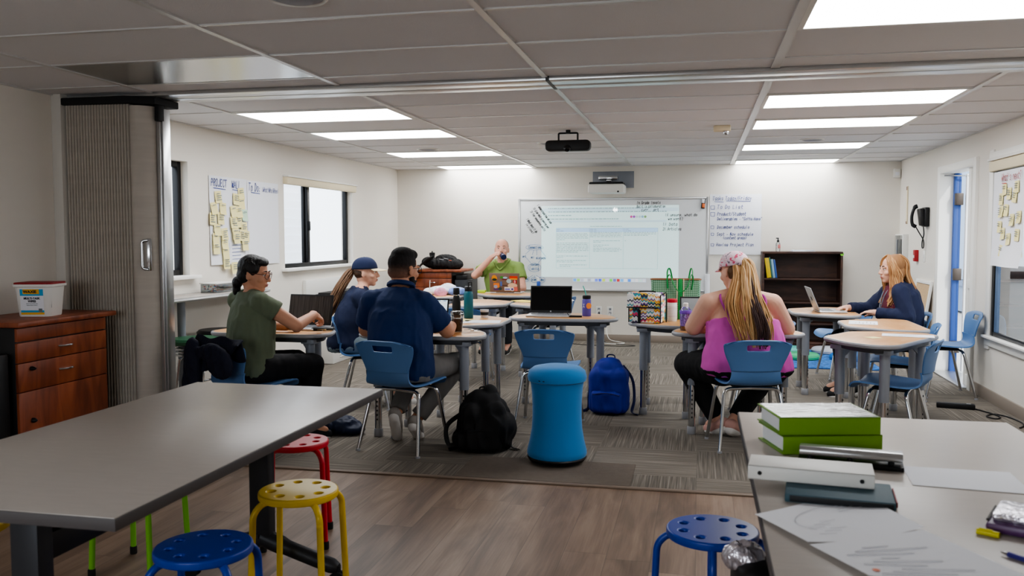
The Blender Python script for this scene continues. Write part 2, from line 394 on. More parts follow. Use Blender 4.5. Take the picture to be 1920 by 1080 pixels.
b = MB(); b.box((-.81, YB - .008, .045), (XR - XL, .016, .09), .004); struct(b.build('baseboard_back', M['base']))
b = MB(); b.box((XR - .008, (9.3 + YB) / 2, .05), (.016, YB - 9.3, .1), .004); b.box((XR - .008, (YF + 8.13) / 2, .05), (.016, 8.13 - YF, .1), .004); struct(b.build('baseboard_right', M['base']))
b = MB(); b.box((XL + .008, (YF + YB) / 2, .05), (.016, YB - YF, .1), .004); struct(b.build('baseboard_left', M['base']))
# suspended ceiling grid: main runners, cross tees, wall angle
b = MB(); X0 = .3776; BX = [X0 + 1.22 * k for k in (-3, -2, -1, 0, 1)]; RY = .608
for x in BX:
    w = .046 if abs(x - X0) < .01 else .03
    for y0, y1 in ((YF, 4.78), (5.09, YB)): b.box((x, (y0 + y1) / 2, ZC - .003), (w, y1 - y0, .012))
rows = [5.68 + RY * k for k in range(0, 9)] + [3.94 - .608 * k for k in range(-1, 9)]
for y in rows: b.box(((XL + XR) / 2, y, ZC - .002), (XR - XL, .02, .008))
for x in (XL + .01, XR - .01): b.box((x, (YF + YB) / 2, ZC - .003), (.02, YB - YF, .008))
b.box(((XL + XR) / 2, YB - .01, ZC - .003), (XR - XL, .02, .008))
struct(b.build('trim_3', M['tbar'], ang=0))
b = MB(); b.box(((BX[0] + BX[1]) / 2, 4.235, ZC - .002), (1.18, .57, .006)); struct(b.build('trim_4', mat('metallic_ceiling_panel', S(176, 176, 174), .22, .7), ang=0))
# partition track across the ceiling
b = MB()
b.box(((XL + XR) / 2, 4.865, ZC - .012), (XR - XL, .145, .024), .004); b.box(((XL + XR) / 2, 5.018, ZC - .012), (XR - XL, .125, .024), .004)
b.box(((XL + XR) / 2, 4.946, ZC - .004), (XR - XL, .02, .008), mi=1)
b.box((-.83, 4.94, ZC - .013), (.02, .3, .026), mi=1)
struct(b.build('trim_5', [M['alu'], M['greydark']]))
b = MB(); b.box((XL + .035, 4.9, 1.115), (.07, .34, 2.23), .004); struct(b.build('trim_6', M['wall_dim']))

# ------------------------------------------------------------------ ceiling fixtures
def ceil_light(x, y0, label):
    t = thing('ceiling_light', label, 'ceiling light', (x, y0 + RY / 2, ZC), group='flat light panels in the ceiling grid')
    f = MB(); w, d = 1.22 - .036, RY - .022
    for sx in (-1, 1): f.box((sx * (w / 2 - .012), 0, -.004), (.024, d, .012))
    for sy in (-1, 1): f.box((0, sy * (d / 2 - .012), -.004), (w - .048, .024, .012))
    f.build('light_frame', M['offwhite'], t, 0)
    MB().quad((-w / 2 + .024, -d / 2 + .024, -.006), (w / 2 - .024, -d / 2 + .024, -.006), (w / 2 - .024, d / 2 - .024, -.006), (-w / 2 + .024, d / 2 - .024, -.006)).build('diffuser', M['light'], t, 0)
    return t
cx_l = (BX[0] + BX[1]) / 2; cx_r = (BX[3] + BX[4]) / 2
for k, nm in ((0, 'first'), (2, 'second'), (5, 'third'), (8, 'fourth')):
    ceil_light(cx_l, 5.68 + RY * k, f'bright flat ceiling light panel, {nm} from the track in the window-side row')
    ceil_light(cx_r, 5.68 + RY * k, f'bright flat ceiling light panel, {nm} from the track in the door-side row')
ceil_light(cx_r, 3.33, 'large bright ceiling light panel on the near side of the partition track')
def speaker_disc(x, y, r, label):
    t = thing('ceiling_speaker', label, 'ceiling speaker', (x, y, ZC))
    MB().lathe([(r, 0), (r, -.006), (r * .93, -.012), (r * .9, -.006)], 32).build('speaker_rim', M['offwhite'], t)
    MB().lathe([(r * .9, -.004), (r * .6, -.016), (.0, -.02)], 32).build('speaker_grille', mat('speaker_grille_mesh', S(158, 160, 168), .6), t)
speaker_disc(-1.46, 3.02, .115, 'round white ceiling speaker above the near work table')
speaker_disc(-2.70, 8.5, .11, 'round flush ceiling speaker between two window-side light panels')
speaker_disc(1.0, 8.43, .11, 'round flush ceiling speaker between two door-side light panels')
speaker_disc(-1.40, 8.2, .11, 'round ceiling speaker with dark edge just behind the hanging camera bar')
t = thing('smoke_detector', 'small beige ceiling detector box with a clear bulb', 'detector', (.17, 7.25, ZC))
MB().box((0, 0, -.022), (.135, .09, .044), .008).build('detector_box', M['cream'], t)
MB().lathe([(.022, 0), (.024, -.012), (.018, -.026), (0, -.032)], 16, c=(.03, -.02, -.044)).build('bulb', M['chrome'], t)
t = thing('camera_bar', 'black conference camera bar hanging from the ceiling on a bracket', 'camera', (-1.08, 7.26, ZC))
MB().prism(round_poly([(-.19, -.045), (.19, -.045), (.19, .045), (-.19, .045)], .045, 8), -.045, .045, .012, T=Matrix.Translation((0, 0, -.13)) @ Matrix.Rotation(PI / 2, 4, 'X')).build('bar_body', M['black'], t)
MB().lathe([(.03, 0), (.03, .012), (.018, .024), (0, .026)], 20, T=Matrix.Translation((0, -.045, -.155)) @ Matrix.Rotation(PI / 2, 4, 'X')).build('camera_lens', M['screen'], t)
MB().tube(fillet([(-.08, 0, -.09), (-.08, 0, -.025), (.08, 0, -.025), (.08, 0, -.09)], .012), .008, 8).tube([(0, 0, -.03), (0, 0, 0)], .02, 10).build('bracket', M['blackm'], t)

# ------------------------------------------------------------------ folding partition
t = thing('folding_partition', 'grey-beige pleated folding partition stacked against the wall beside the ceiling track', 'partition', (-3.6, 4.9, 0))
mp_ = mat('partition_fabric', S(192, 184, 174), .85, bump=.3, bscale=160, stretch=(1, 1, 12), var=.05, vscale=3)
pts = []; n = 22
for i in range(n):
    for fx, dy in ((0, .05), (.16, .008), (.4, 0), (.64, 0), (.86, .008)):
        x = -.265 + .43 * (i + fx) / n; pts.append((x, -.145 + .022 * i / n + dy))
pts.append((.165, -.12))
back = [(.165, .15), (-.265, .12)]
MB().prism(pts + back, .02, 2.165).build('pleated_panel', mp_, t, 25)
fl = [(.165, -.12), (.19, -.135), (.225, -.13), (.265, -.1), (.29, -.06), (.29, .1), (.165, .15)]
MB().prism(round_poly(fl, .02, 3), .02, 2.15).build('end_panel', mp_, t, 60)
MB().box((.305, -.01, 1.075), (.026, .05, 2.13), .004).box((.323, .02, 1.075), (.012, .08, 2.13), .003).build('lead_post', M['alu'], t)
MB().prism([(-.275, -.165), (.16, -.165), (.325, -.09), (.325, .16), (-.275, .16)], 2.16, 2.205, .006).box((.315, -.03, 2.11), (.03, .06, .1), .006).build('top_carrier', M['rubber'], t)
h = MB(); h.tube(fillet([(0, 0, -.09), (-.035, -.0, -.085), (-.035, -.0, .085), (0, 0, .09)], .03), .009, 10); h.box((.004, .008, 0), (.03, .012, .2), .005)
h.build('handle', M['chrome'], t, loc=(.272, -.118, 1.235), rz=R(25))

# ------------------------------------------------------------------ windows on the window-side wall
def left_window(n, y0, y1, z0, z1, mull):
    t = bpy.data.objects.new(f'window_{n}', None); C.objects.link(t); struct(t); t.location = (XL - .085, (y0 + y1) / 2, z0)
    W = y1 - y0; Hh = z1 - z0; f = MB(); fw = .045
    for s in (-1, 1): f.box((0, s * (W / 2 - fw / 2), Hh / 2), (.05, fw, Hh), .004)
    for z in (fw / 2, Hh - fw / 2): f.box((0, 0, z), (.05, W - 2 * fw, fw), .004)
    ym = mull - (y0 + y1) / 2
    f.box((.012, ym, Hh / 2), (.045, .055, Hh - 2 * fw), .004); f.box((-.012, ym - .035, Hh / 2), (.03, .03, Hh - 2 * fw), .003)
    f.box((.04, ym, Hh * .47), (.02, .03, .1), .006)
    f.build('window_frame', M['blackm'], t)
    MB().quad((-.012, -W / 2, 0), (-.012, W / 2, 0), (-.012, W / 2, Hh), (-.012, -W / 2, Hh)).build('pane', M['glass'], t, 0)
    MB().box((.075, 0, -.012), (.15, W + .14, .028), .006).build('window_sill', M['white'], t)
    return t
left_window(1, 5.05, 6.2, 1.04, 1.935, 5.6)
w2 = left_window(2, 7.82, 9.53, 1.03, 1.935, 8.47)
t = thing('roller_blind', 'cream roller blind rolled up at the top of the window-side window', 'blind', (XL + .02, 8.675, 1.935))
MB().box((0, 0, -.045), (.06, 1.74, .075), .012).build('blind_roll', M['cream'], t)
MB().box((.005, 0, -.004), (.075, 1.75, .018), .004).build('blind_rail', M['offwhite'], t)

# ------------------------------------------------------------------ door and window on the door-side wall
t = bpy.data.objects.new('door_1', None); C.objects.link(t); struct(t); t.location = (XR, 8.74, 0)
f = MB()
def jb(y, w, d=.17, x=.06, z1=2.02): f.box((x, y - 8.74, z1 / 2), (d, w, z1), .004)
jb(9.305, .09); jb(8.165, .08); jb(8.445, .07, .1, .07, 1.95)
f.box((.06, -.0075, 1.985), (.168, 1.052, .07), .004)
f.box((.06, 8.31 - 8.74, .92), (.09, .22, .08), .004); f.box((.06, 8.31 - 8.74, .06), (.09, .22, .1), .004)
for yy in (8.225, 8.395): f.box((.06, yy - 8.74, 1.0), (.06, .03, 1.92), .004)
f.build('door_frame', M['white'], t)
MB().box((.06, 8.31 - 8.74, .5), (.02, .16, .76)).build('lower_panel', M['offwhite'], t, 0)
MB().quad((.06, 8.23 - 8.74, .96), (.06, 8.39 - 8.74, .96), (.06, 8.39 - 8.74, 1.93), (.06, 8.23 - 8.74, 1.93)).build('pane', M['glass'], t, 0)
bl = mat('blue_painted_metal', S(46, 80, 148), .45)
MB().box((.125, 9.235 - 8.74, .975), (.05, .055, 1.95), .004).box((.15, 9.215 - 8.74, .975), (.02, .02, 1.95), .004).build('blue_jamb', bl, t)
d = MB().box((.62, 9.17 - 8.74, .98), (.86, .045, 1.92), .004).build('door_leaf', mat('white_door', S(238, 238, 236), .5), t)
MB().box((.5, 9.115 - 8.74, .97), (.5, .06, .07), .012).build('push_bar', M['black'], d)
for z in (1.7, .97, .26): MB().box((.135, 9.19 - 8.74, z), (.07, .05, .115), .004).build('hinge', mat('bronze_hinge', S(84, 76, 70), .4, .7), d)
MB().tube([(.0, 9.2 - 8.74, 1.93), (.35, 9.12 - 8.74, 1.915), (.5, 9.14 - 8.74, 1.92)], .008, 8).build('closer_arm', M['chrome'], d)
MB().box((.06, 0, .008), (.24, 1.0, .016), .004).build('threshold', M['alu'], t)

t = bpy.data.objects.new('window_3', None); C.objects.link(t); struct(t); t.location = (XR, 6.81, .53)
W, Hh = 1.82, 1.42; f = MB()
for s in (-1, 1): f.box((.018, s * (W / 2 - .035), Hh / 2), (.03, .07, Hh), .004)
f.box((.018, 0, .02), (.03, W - .14, .04), .004); f.box((.018, 0, Hh - .09), (.03, W - .14, .18), .004)
f.box((.0, .85, .62), (.02, .02, .09), .004)
f.build('window_frame', M['blackm'], t)
MB().box((.02, W / 2 - .1, Hh / 2 - .06), (.022, .06, Hh - .2), .003).build('sash', mat('slate_sash', S(92, 112, 140), .5), t)
MB().quad((.02, -W / 2, 0), (.02, W / 2, 0), (.02, W / 2, Hh), (.02, -W / 2, Hh)).build('pane', M['glass'], t, 0)
f = MB()
f.box((-.004, .95, .7), (.02, .1, 1.62), .006); f.box((-.004, 0, -.04), (.03, 1.98, .08), .006); f.box((-.02, 0, -.004), (.06, 1.94, .02), .004)
f.box((-.004, 0, 1.46), (.03, 1.98, .06), .006)
f.build('window_casing', M['white'], t)
t = thing('roller_blind', 'cream roller blind rolled up above the big window beside the door', 'blind', (XR - .005, 6.81, 1.95))
MB().box((-.01, 0, -.05), (.05, 1.86, .085), .014).build('blind_roll', M['cream'], t)
MB().box((-.014, 0, .004), (.06, 1.88, .02), .004).build('blind_rail', M['offwhite'], t)

# ------------------------------------------------------------------ what stands outside
b = MB(); b.box((-6, 5, -.3), (60, 60, .3)); o = b.build('ground', mat('pale_concrete', S(188, 186, 182), .9, var=.05), ang=0); struct(o); 
sid = mat('white_siding', S(236, 238, 242), .8)
t = thing('neighbour_building', 'white clapboard building seen through the window-side window', 'building', (-6.6, 10.2, -.1))
bb = MB(); bb.box((-.5, .4, 1.9), (1, 6.4, 3.8))
for k in range(26): bb.box((.0, .4, .14 + k * .14), (.03, 6.4, .13), rot=Euler((0, R(8), 0)))
bb.build('siding_wall', sid, t, 0)
f = MB(); f.box((.03, .4, 1.62), (.05, 1.3, 1.3), .01); f.build('window_trim', M['white'], t)
f = MB(); f.box((.055, .4, 1.62), (.03, 1.06, 1.06)); f.build('louvre_panel', mat('pale_louvre', S(190, 200, 214), .6), t, 0)  # louvre panel in one even pale blue-grey
t = thing('neighbour_building', 'grey-blue building with pale curtains seen through the big window beside the door', 'building', (4.9, 15.5, -.1))
MB().box((1, 0, 1.6), (2, 13, 3.2)).build('outer_wall', mat('bluegrey_wall', S(120, 134, 154), .8, var=.05), t, 0)
MB().box((-.02, -.4, 1.15), (.04, 12, .1)).box((-.02, -.4, .55), (.04, 12, .12)).build('window_rail', mat('slate_rail', S(96, 112, 138), .6), t, 0)
bb = MB(); bb.grid(lambda u, v: (-.06 + .02 * math.sin(u * 90), -6 + 11.5 * u, .62 + 2.4 * v), 240, 2)
bb.build('curtain', mat('pale_curtain', S(150, 164, 182), .8), t, 60)
t = thing('bush', 'sunlit green shrub seen through the narrow strip of window beside the partition', 'shrub', (-13.5, 14.6, -.1))
bb = MB()
for k in range(420):
    a = random.uniform(0, 2 * PI); rr = random.uniform(0, 1) ** .5; h_ = random.uniform(0, 1.7); rad = 1.9 * math.sqrt(max(.05, 1 - (h_ / 2.0) ** 2))
    p = V((rr * rad * math.cos(a), rr * rad * math.sin(a), .2 + h_)); e = Euler((random.uniform(0, 6), random.uniform(0, 6), 0)).to_matrix()
    bb.add([p + e @ V(q) for q in ((-.12, 0, 0), (0, -.06, 0), (.12, 0, 0), (0, .06, 0))], [(0, 1, 2, 3)])
bb.build('foliage', mat('pale_foliage', S(120, 150, 100), .8), t, 0)
MB().tube([(0, 0, 0), (.05, 0, .8)], .08, 8).build('trunk', mat('bark', S(96, 80, 66), .9), t)

# ------------------------------------------------------------------ light and camera
wd = bpy.data.worlds.new('sky'); scn.world = wd; wd.use_nodes = True; nt = wd.node_tree
bg = nt.nodes['Background']; sky = nt.nodes.new('ShaderNodeTexSky'); sky.sky_type = 'HOSEK_WILKIE'; sky.turbidity = 6; sky.sun_direction = (-.5, -.35, .8)
mx = nt.nodes.new('ShaderNodeMix'); mx.data_type = 'RGBA'; mx.inputs[0].default_value = .75; mx.inputs[7].default_value = (.86, .93, 1, 1)
nt.links.new(sky.outputs[0], mx.inputs[6]); nt.links.new(mx.outputs[2], bg.inputs[0]); bg.inputs[1].default_value = 3.4
sd = bpy.data.lights.new('sun', 'SUN'); sd.energy = 1.6; sd.angle = R(3); so = bpy.data.objects.new('sun', sd); C.objects.link(so); so.rotation_euler = (R(52), 0, R(30))
cam = bpy.data.cameras.new('camera'); co = bpy.data.objects.new('camera', cam); C.objects.link(co)
cam.sensor_width = 36; cam.lens = 1630.26 / 1920 * 36; cam.clip_start = .05; cam.clip_end = 200
yaw, pitch, roll = .2118, .0600, -.0011
fw = V((-math.sin(yaw) * math.cos(pitch), math.cos(yaw) * math.cos(pitch), -math.sin(pitch))); rt = V((math.cos(yaw), math.sin(yaw), 0)); up = rt.cross(fw)
r2 = math.cos(roll) * rt + math.sin(roll) * up; u2 = -math.sin(roll) * rt + math.cos(roll) * up
co.matrix_world = Matrix(((r2.x, u2.x, -fw.x, 0), (r2.y, u2.y, -fw.y, 0), (r2.z, u2.z, -fw.z, CAMZ), (0, 0, 0, 1)))
cam.dof.use_dof = True; cam.dof.focus_distance = 7.2; cam.dof.aperture_fstop = 5.6
scn.camera = co
scn.view_settings.view_transform = 'AgX'; scn.view_settings.look = 'AgX - Medium High Contrast'; scn.view_settings.exposure = 0.55; scn.cycles.diffuse_bounces = 7
# ------------------------------------------------------------------ student desks
def T3(x, y, z): return Matrix.Translation((x, y, z))
DESK = round_poly([(-.37, 0), (.37, 0), (.45, .11), (.40, .31), (.22, .54), (-.22, .54), (-.40, .31), (-.45, .11)], .07, 5)
def inset(out, d):
    c = V((0, .26)); return [tuple(c + (V(p) - c) * (1 - d / (V(p) - c).length)) for p in out]
def make_desk():
    t = thing('student_desk', 'desk', 'desk')
    MB().prism(inset(DESK, .018), .678, .7, .002).build('desk_top', M['maple'], t)
    e = MB(); n = len(DESK); prof = [(.018, .6995), (.006, .6985), (0, .69), (.002, .678), (.012, .672), (.03, .672)]
    vs = []; fs = []
    for d, z in prof: vs += [(*p, z) for p in inset(DESK, d)]
    for i in range(len(prof) - 1):
        for k in range(n): fs.append((i * n + k, i * n + (k + 1) % n, (i + 1) * n + (k + 1) % n, (i + 1) * n + k))
    e.add(vs, fs); e.build('edge_band', M['edge'], t)
    MB().prism(inset(DESK, .07), .64, .6785, .004).build('under_frame', M['greydark'], t)
    for x, y in ((-.30, .10), (.30, .10), (-.20, .42), (.20, .42)):
        l = MB().lathe([(.031, .34), (.031, .66)], 18, c=(x, y, 0)).prism(round_poly([(x - .05, y - .05), (x + .05, y - .05), (x + .05, y + .05), (x - .05, y + .05)], .02), .63, .66, .004)
        sx = -1 if x > 0 else 1
        l.prism([(0, 0), (.07, 0), (0, -.07)], -.008, .008, T=T3(x, y, .64) @ Matrix.Rotation(math.atan2(.26 - y, -x), 4, 'Z') @ Matrix.Rotation(PI / 2, 4, 'X') @ T3(.02, 0, 0))
        l = l.build('leg', M['greysteel'], t)
        lt = MB().lathe([(.024, .05), (.024, .35)], 16, c=(x, y, 0))
        lt.build('height_tube', M['chrome'], l)
        hs = MB()
        for k in range(7): hs.box((x + .0, y - .0245, .12 + k * .03), (.008, .003, .012), .001)
        hs.build('height_holes', M['rubber'], l)
        MB().lathe([(.026, 0), (.03, .006), (.03, .05), (.026, .056)], 16, c=(x, y, 0)).build('foot_cap', M['edge'], l)
    return t
dk = make_desk(); GD = 'maple topped student desks with grey legs'
desks = [(-2.85, 5.30, 0, 'maple student desk of the woman in the olive shirt'),
         (-1.80, 5.38, 0, 'maple student desk under the iced coffee cup and keys'),
         (-1.97, 6.46, -90, 'maple student desk holding the teal bottle and black flask'),
         (-1.05, 6.72, 3, 'maple student desk under the open black-screen laptop'),
         (-2.33, 8.23, -90, 'maple student desk with chair pushed in behind the teal bottle'),
         (-1.23, 8.30, 90, 'maple student desk under the yellow folder and white papers'),
         (-2.03, 9.75, 180, 'maple student desk under the sticker-covered laptop'),
         (-3.05, 9.15, -90, 'maple student desk buried under plastic bags near the corner cabinet'),
         (.02, 6.77, 90, 'maple student desk under the zigzag lunch bag and green tote'),
         (.27, 5.90, 4, 'maple student desk of the woman in the pink top'),
         (1.31, 7.87, 90, 'maple student desk under the open silver laptop'),
         (1.575, 6.80, 90, 'maple student desk with a printed sheet, between silver laptop desk and nearest desk'),
         (1.35, 5.78, 58, 'maple student desk with empty chair and small pale note, nearest the long table')]
for i, (x, y, rz, lb) in enumerate(desks):
    o = dk if i == 0 else dup(dk)
    o.location = (x, y, 0); o.rotation_euler = (0, 0, R(rz)); o['label'] = lb; o['group'] = GD

# ------------------------------------------------------------------ blue shell chairs
def make_chair():
    t = thing('school_chair', 'chair', 'chair')
    # seat: profile along y, rolled front lip, sides curl up
    SP = [(.215, .385), (.20, .41), (.16, .424), (.06, .42), (-.06, .412), (-.14, .412), (-.185, .428), (-.212, .47), (-.222, .515)]
    SW = [.165, .185, .2, .205, .2, .182, .165, .154, .152]
    SPs = spline([(0, y, z) for y, z in SP], 4); SWs = [p.x for p in spline([(w, 0, 0) for w in SW], 4)]
    def seat(u, v):
        i = v * (len(SPs) - 1); k = min(int(i), len(SPs) - 2); f = i - k
        p = SPs[k].lerp(SPs[k + 1], f); w = SWs[k] * (1 - f) + SWs[k + 1] * f; s = u * 2 - 1
        lift = .016 * abs(s) ** 2.5 * (1 - v) + .01 * s * s * v
        return (w * s, p.y + .03 * s * s * (v > .8) * (v - .8) / .2, p.z + lift)
    MB().grid(seat, 16, 32, thick=.011).build('seat', M['bluechair'], t, 50)
    BP = [(-.222, .515), (-.226, .56), (-.234, .61), (-.246, .66), (-.262, .70), (-.272, .716)]
    BW = [.152, .168, .190, .206, .210, .196]
    BPs = spline([(0, y, z) for y, z in BP], 4); BWs = [p.x for p in spline([(w, 0, 0) for w in BW], 4)]
    def back(u, v):
        i = v * (len(BPs) - 1); k = min(int(i), len(BPs) - 2); f = i - k
        p = BPs[k].lerp(BPs[k + 1], f); w = BWs[k] * (1 - f) + BWs[k + 1] * f; s = u * 2 - 1
        return (w * s, p.y + .03 * s * s, p.z - .006 * s * s * v - .034 * abs(s) ** 5 * v ** 6)
    MB().grid(back, 21, 24, thick=.011, skip=lambda u, v: abs(u - .5) < .145 and .55 < v < .72).build('backrest', M['bluechair'], t, 60, subsurf=1)
    MB().box((0, .0, .398), (.22, .2, .018), .006).build('seat_frame', M['black'], t)
    for s in (-1, 1):
        for y0, y1, x1 in ((-.1, -.205, .22), (.09, .175, .215)):
            l = MB().tube(fillet([(0, y0, .392), (s * .172, y0 + (y1 - y0) * .1, .388), (s * x1, y1, .012)], .045, 6), .0115, 10).build('leg', M['chrome'], t)
            MB().lathe([(.012, 0), (.015, .003), (.014, .016)], 10, c=(s * x1, y1, 0)).build('glide', M['edge'], l)
    return t
ch = make_chair(); GC = 'blue plastic shell chairs with chrome legs'
chairs = [(-1.818, 5.219, -14, 'blue shell chair under the man in the navy polo shirt'),
          (-1.03, 6.07, 0, 'empty blue shell chair behind the bright blue wobble stool'),
          (.311, 5.72, 12, 'blue shell chair under the woman in the pink top'),
          (-2.74, 4.98, -22, 'blue shell chair with a dark jacket draped on its back'),
          (-2.56, 6.46, -74, 'blue shell chair under the woman in the navy cap'),
          (-2.08, 7.66, 0, 'empty blue shell chair seen behind the teal bottle'),
          (-1.55, 9.05, 80, 'empty blue shell chair seen behind the black laptop screen'),
          (.42, 6.68, 90, 'blue shell chair just past the woman in the pink top'),
          (1.34, 8.68, 98, 'empty blue shell chair in front of the floor cushions and bookcase'),
          (1.60, 7.74, 90, 'blue shell chair under the blonde woman'),
          (1.44, 6.80, 80, 'blue shell chair tucked at the desk with the printed sheet'),
          (1.20, 5.80, 66, 'empty blue shell chair at the desk nearest the long table'),
          (2.03, 7.92, 90, 'empty blue shell chair backed against the door-side wall')]
CH = {}
for i, (x, y, rz, lb) in enumerate(chairs):
    o = ch if i == 0 else dup(ch)
    o.location = (x, y, 0); o.rotation_euler = (0, 0, R(rz)); o['label'] = lb; o['group'] = GC

# ------------------------------------------------------------------ work tables in front
def work_table(loc, W, L, label):
    t = thing('work_table', label, 'table', loc, group='long flip-top work tables')
    MB().box((0, 0, .7275), (W, L, .024), .003).build('table_top', [M['laminate']], t)
    e = MB(); z = .725
    e.prism([(-W / 2 - .003, -L / 2 - .003), (W / 2 + .003, -L / 2 - .003), (W / 2 + .003, L / 2 + .003), (-W / 2 - .003, L / 2 + .003)], .709, .7375, .003)
    e.build('edge_band', M['laminate_edge'], t)
    for s in (-1, 1):
        y = s * (L / 2 - .225)
        l = MB().box((0, y, .43), (.085, .06, .53), .012).box((0, y, .70), (.5, .05, .02), .004)
        l = l.build('leg', M['charcoal'], t)
        f = MB()
        for sx in (-1, 1): f.tube(spline([(0, y, .185), (sx * .1, y, .15), (sx * .31, y, .085)], 6), [.036] * 6 + [.03] * 6 + [.02], 10)
        f.build('foot', M['charcoal'], l)
        for sx in (-1, 1):
            c = MB().lathe([(.014, -.018), (.036, -.016), (.036, -.004), (.02, 0), (.036, .004), (.036, .016), (.014, .018)], 16, T=T3(sx * .31, y, .037) @ Matrix.Rotation(PI / 2, 4, 'X'))
            c.tube([(sx * .31, y, .04), (sx * .31, y, .095)], .012, 8); c.build('caster', M['rubber'], l)
    MB().box((0, 0, .55), (.035, L - .46, .075), .01).build('crossbeam', M['charcoal'], t)
    return t
work_table((-1.643, 2.445, 0), .82, 1.63, 'long grey-topped work table by the cherry cabinet, stools around it')
work_table((.565, 2.27, 0), .85, 1.63, 'long grey-topped work table covered with green binders and papers')

# ------------------------------------------------------------------ kids' stools
def make_stool(m):
    t = thing('round_stool', 'stool', 'stool')
    r = .14; n = 64
    bm = bmesh.new()
    # seat disc with eight round holes: triangulated fill between rim and holes
    bm.free()
    rim = [(r * math.cos(2 * PI * k / n), r * math.sin(2 * PI * k / n)) for k in range(n)]
    cu = bpy.data.curves.new('s', 'CURVE'); cu.dimensions = '2D'; cu.fill_mode = 'BOTH'; cu.extrude = .007; cu.bevel_depth = .006; cu.bevel_resolution = 2
    def circ(cx, cy, rr, k=28):
        sp = cu.splines.new('POLY'); sp.points.add(k - 1); sp.use_cyclic_u = True
        for i in range(k): a = 2 * PI * i / k; sp.points[i].co = (cx + rr * math.cos(a), cy + rr * math.sin(a), 0, 1)
    circ(0, 0, r - .006, 64)
    for k in range(8): a = 2 * PI * (k + .5) / 8; circ(.094 * math.cos(a), .094 * math.sin(a), .0195)
    tmp = bpy.data.objects.new('s', cu); C.objects.link(tmp); dg = bpy.context.evaluated_depsgraph_get(); dg.update()
    me = bpy.data.meshes.new_from_object(tmp.evaluated_get(dg)); bpy.data.objects.remove(tmp)
    me.materials.clear(); me.materials.append(m); me.polygons.foreach_set('use_smooth', [True] * len(me.polygons)); me.set_sharp_from_angle(angle=R(40))
    s = bpy.data.objects.new('seat', me); link(s, t); s.location = (0, 0, .437)
    for k in range(4):
        a = PI / 4 + k * PI / 2; d = V((math.cos(a), math.sin(a), 0))
        pts = [d * .09 + V((0, 0, .424)), d * .135 + V((0, 0, .424)), d * .168 + V((0, 0, .39)), d * .185 + V((0, 0, .012))]
        l = MB().tube(fillet(pts, .035, 6), .0115, 10).build('leg', m, t)
        MB().lathe([(.013, 0), (.0145, .004), (.0145, .03), (.012, .034)], 10, c=(d.x * .185, d.y * .185, 0)).build('foot_tip', M['rubber'], l)
    return t
GS = "children's metal stools with holes in the seat"
scol = {'yellow': S(222, 186, 22), 'blue': S(20, 62, 160), 'red': S(204, 42, 58), 'lime': S(118, 190, 40)}
for col, x, y, rz, lb in (('yellow', -1.385, 2.82, 5, 'yellow metal stool with holes in its seat, beside the work table corner'),
                          ('blue', -1.405, 2.245, 10, 'blue metal stool tucked at the near end of the left work table'),
                          ('red', -1.73, 3.51, 20, 'red metal stool half hidden behind the work table'),
                          ('blue', .05, 2.70, 45, 'blue metal stool tucked beside the table with green binders'),
                          ('lime', -2.21, 3.08, 0, 'lime green metal stool, only its legs showing under the work table'),
                          ('yellow', -2.27, 2.27, 8, 'yellow metal stool cut off by the frame, one leg showing')):
    t = make_stool(mat('stool_' + col, scol[col], .35)); t.location = (x, y, 0); t.rotation_euler = (0, 0, R(rz)); t['label'] = lb; t['group'] = GS

# ------------------------------------------------------------------ wobble stool
t = thing('wobble_stool', 'bright blue fabric covered wobble stool with black rounded base', 'stool', (-.815, 5.06, 0))
wb = mat('wobble_fabric', S(10, 122, 188), .75, bump=.15, bscale=500, sheen=.2)
MB().lathe([(.0, .004), (.10, .004), (.165, .022), (.178, .04), (.172, .05)], 48).build('rocker_base', M['black'], t)
MB().lathe([(.172, .045), (.178, .06), (.177, .08), (.162, .14), (.150, .21), (.146, .28), (.146, .35), (.150, .42), (.156, .475), (.160, .49)], 48).build('body_cover', wb, t)
MB().lathe([(.160, .49), (.172, .497), (.176, .52), (.167, .553), (.14, .574), (.09, .585), (0, .588)], 48).build('seat_pad', wb, t)
a = R(-112); MB().box((.168 * math.cos(a), .168 * math.sin(a), .515), (.042, .012, .016), .003, rz=a + PI / 2).build('zip_pull', M['black'], t)

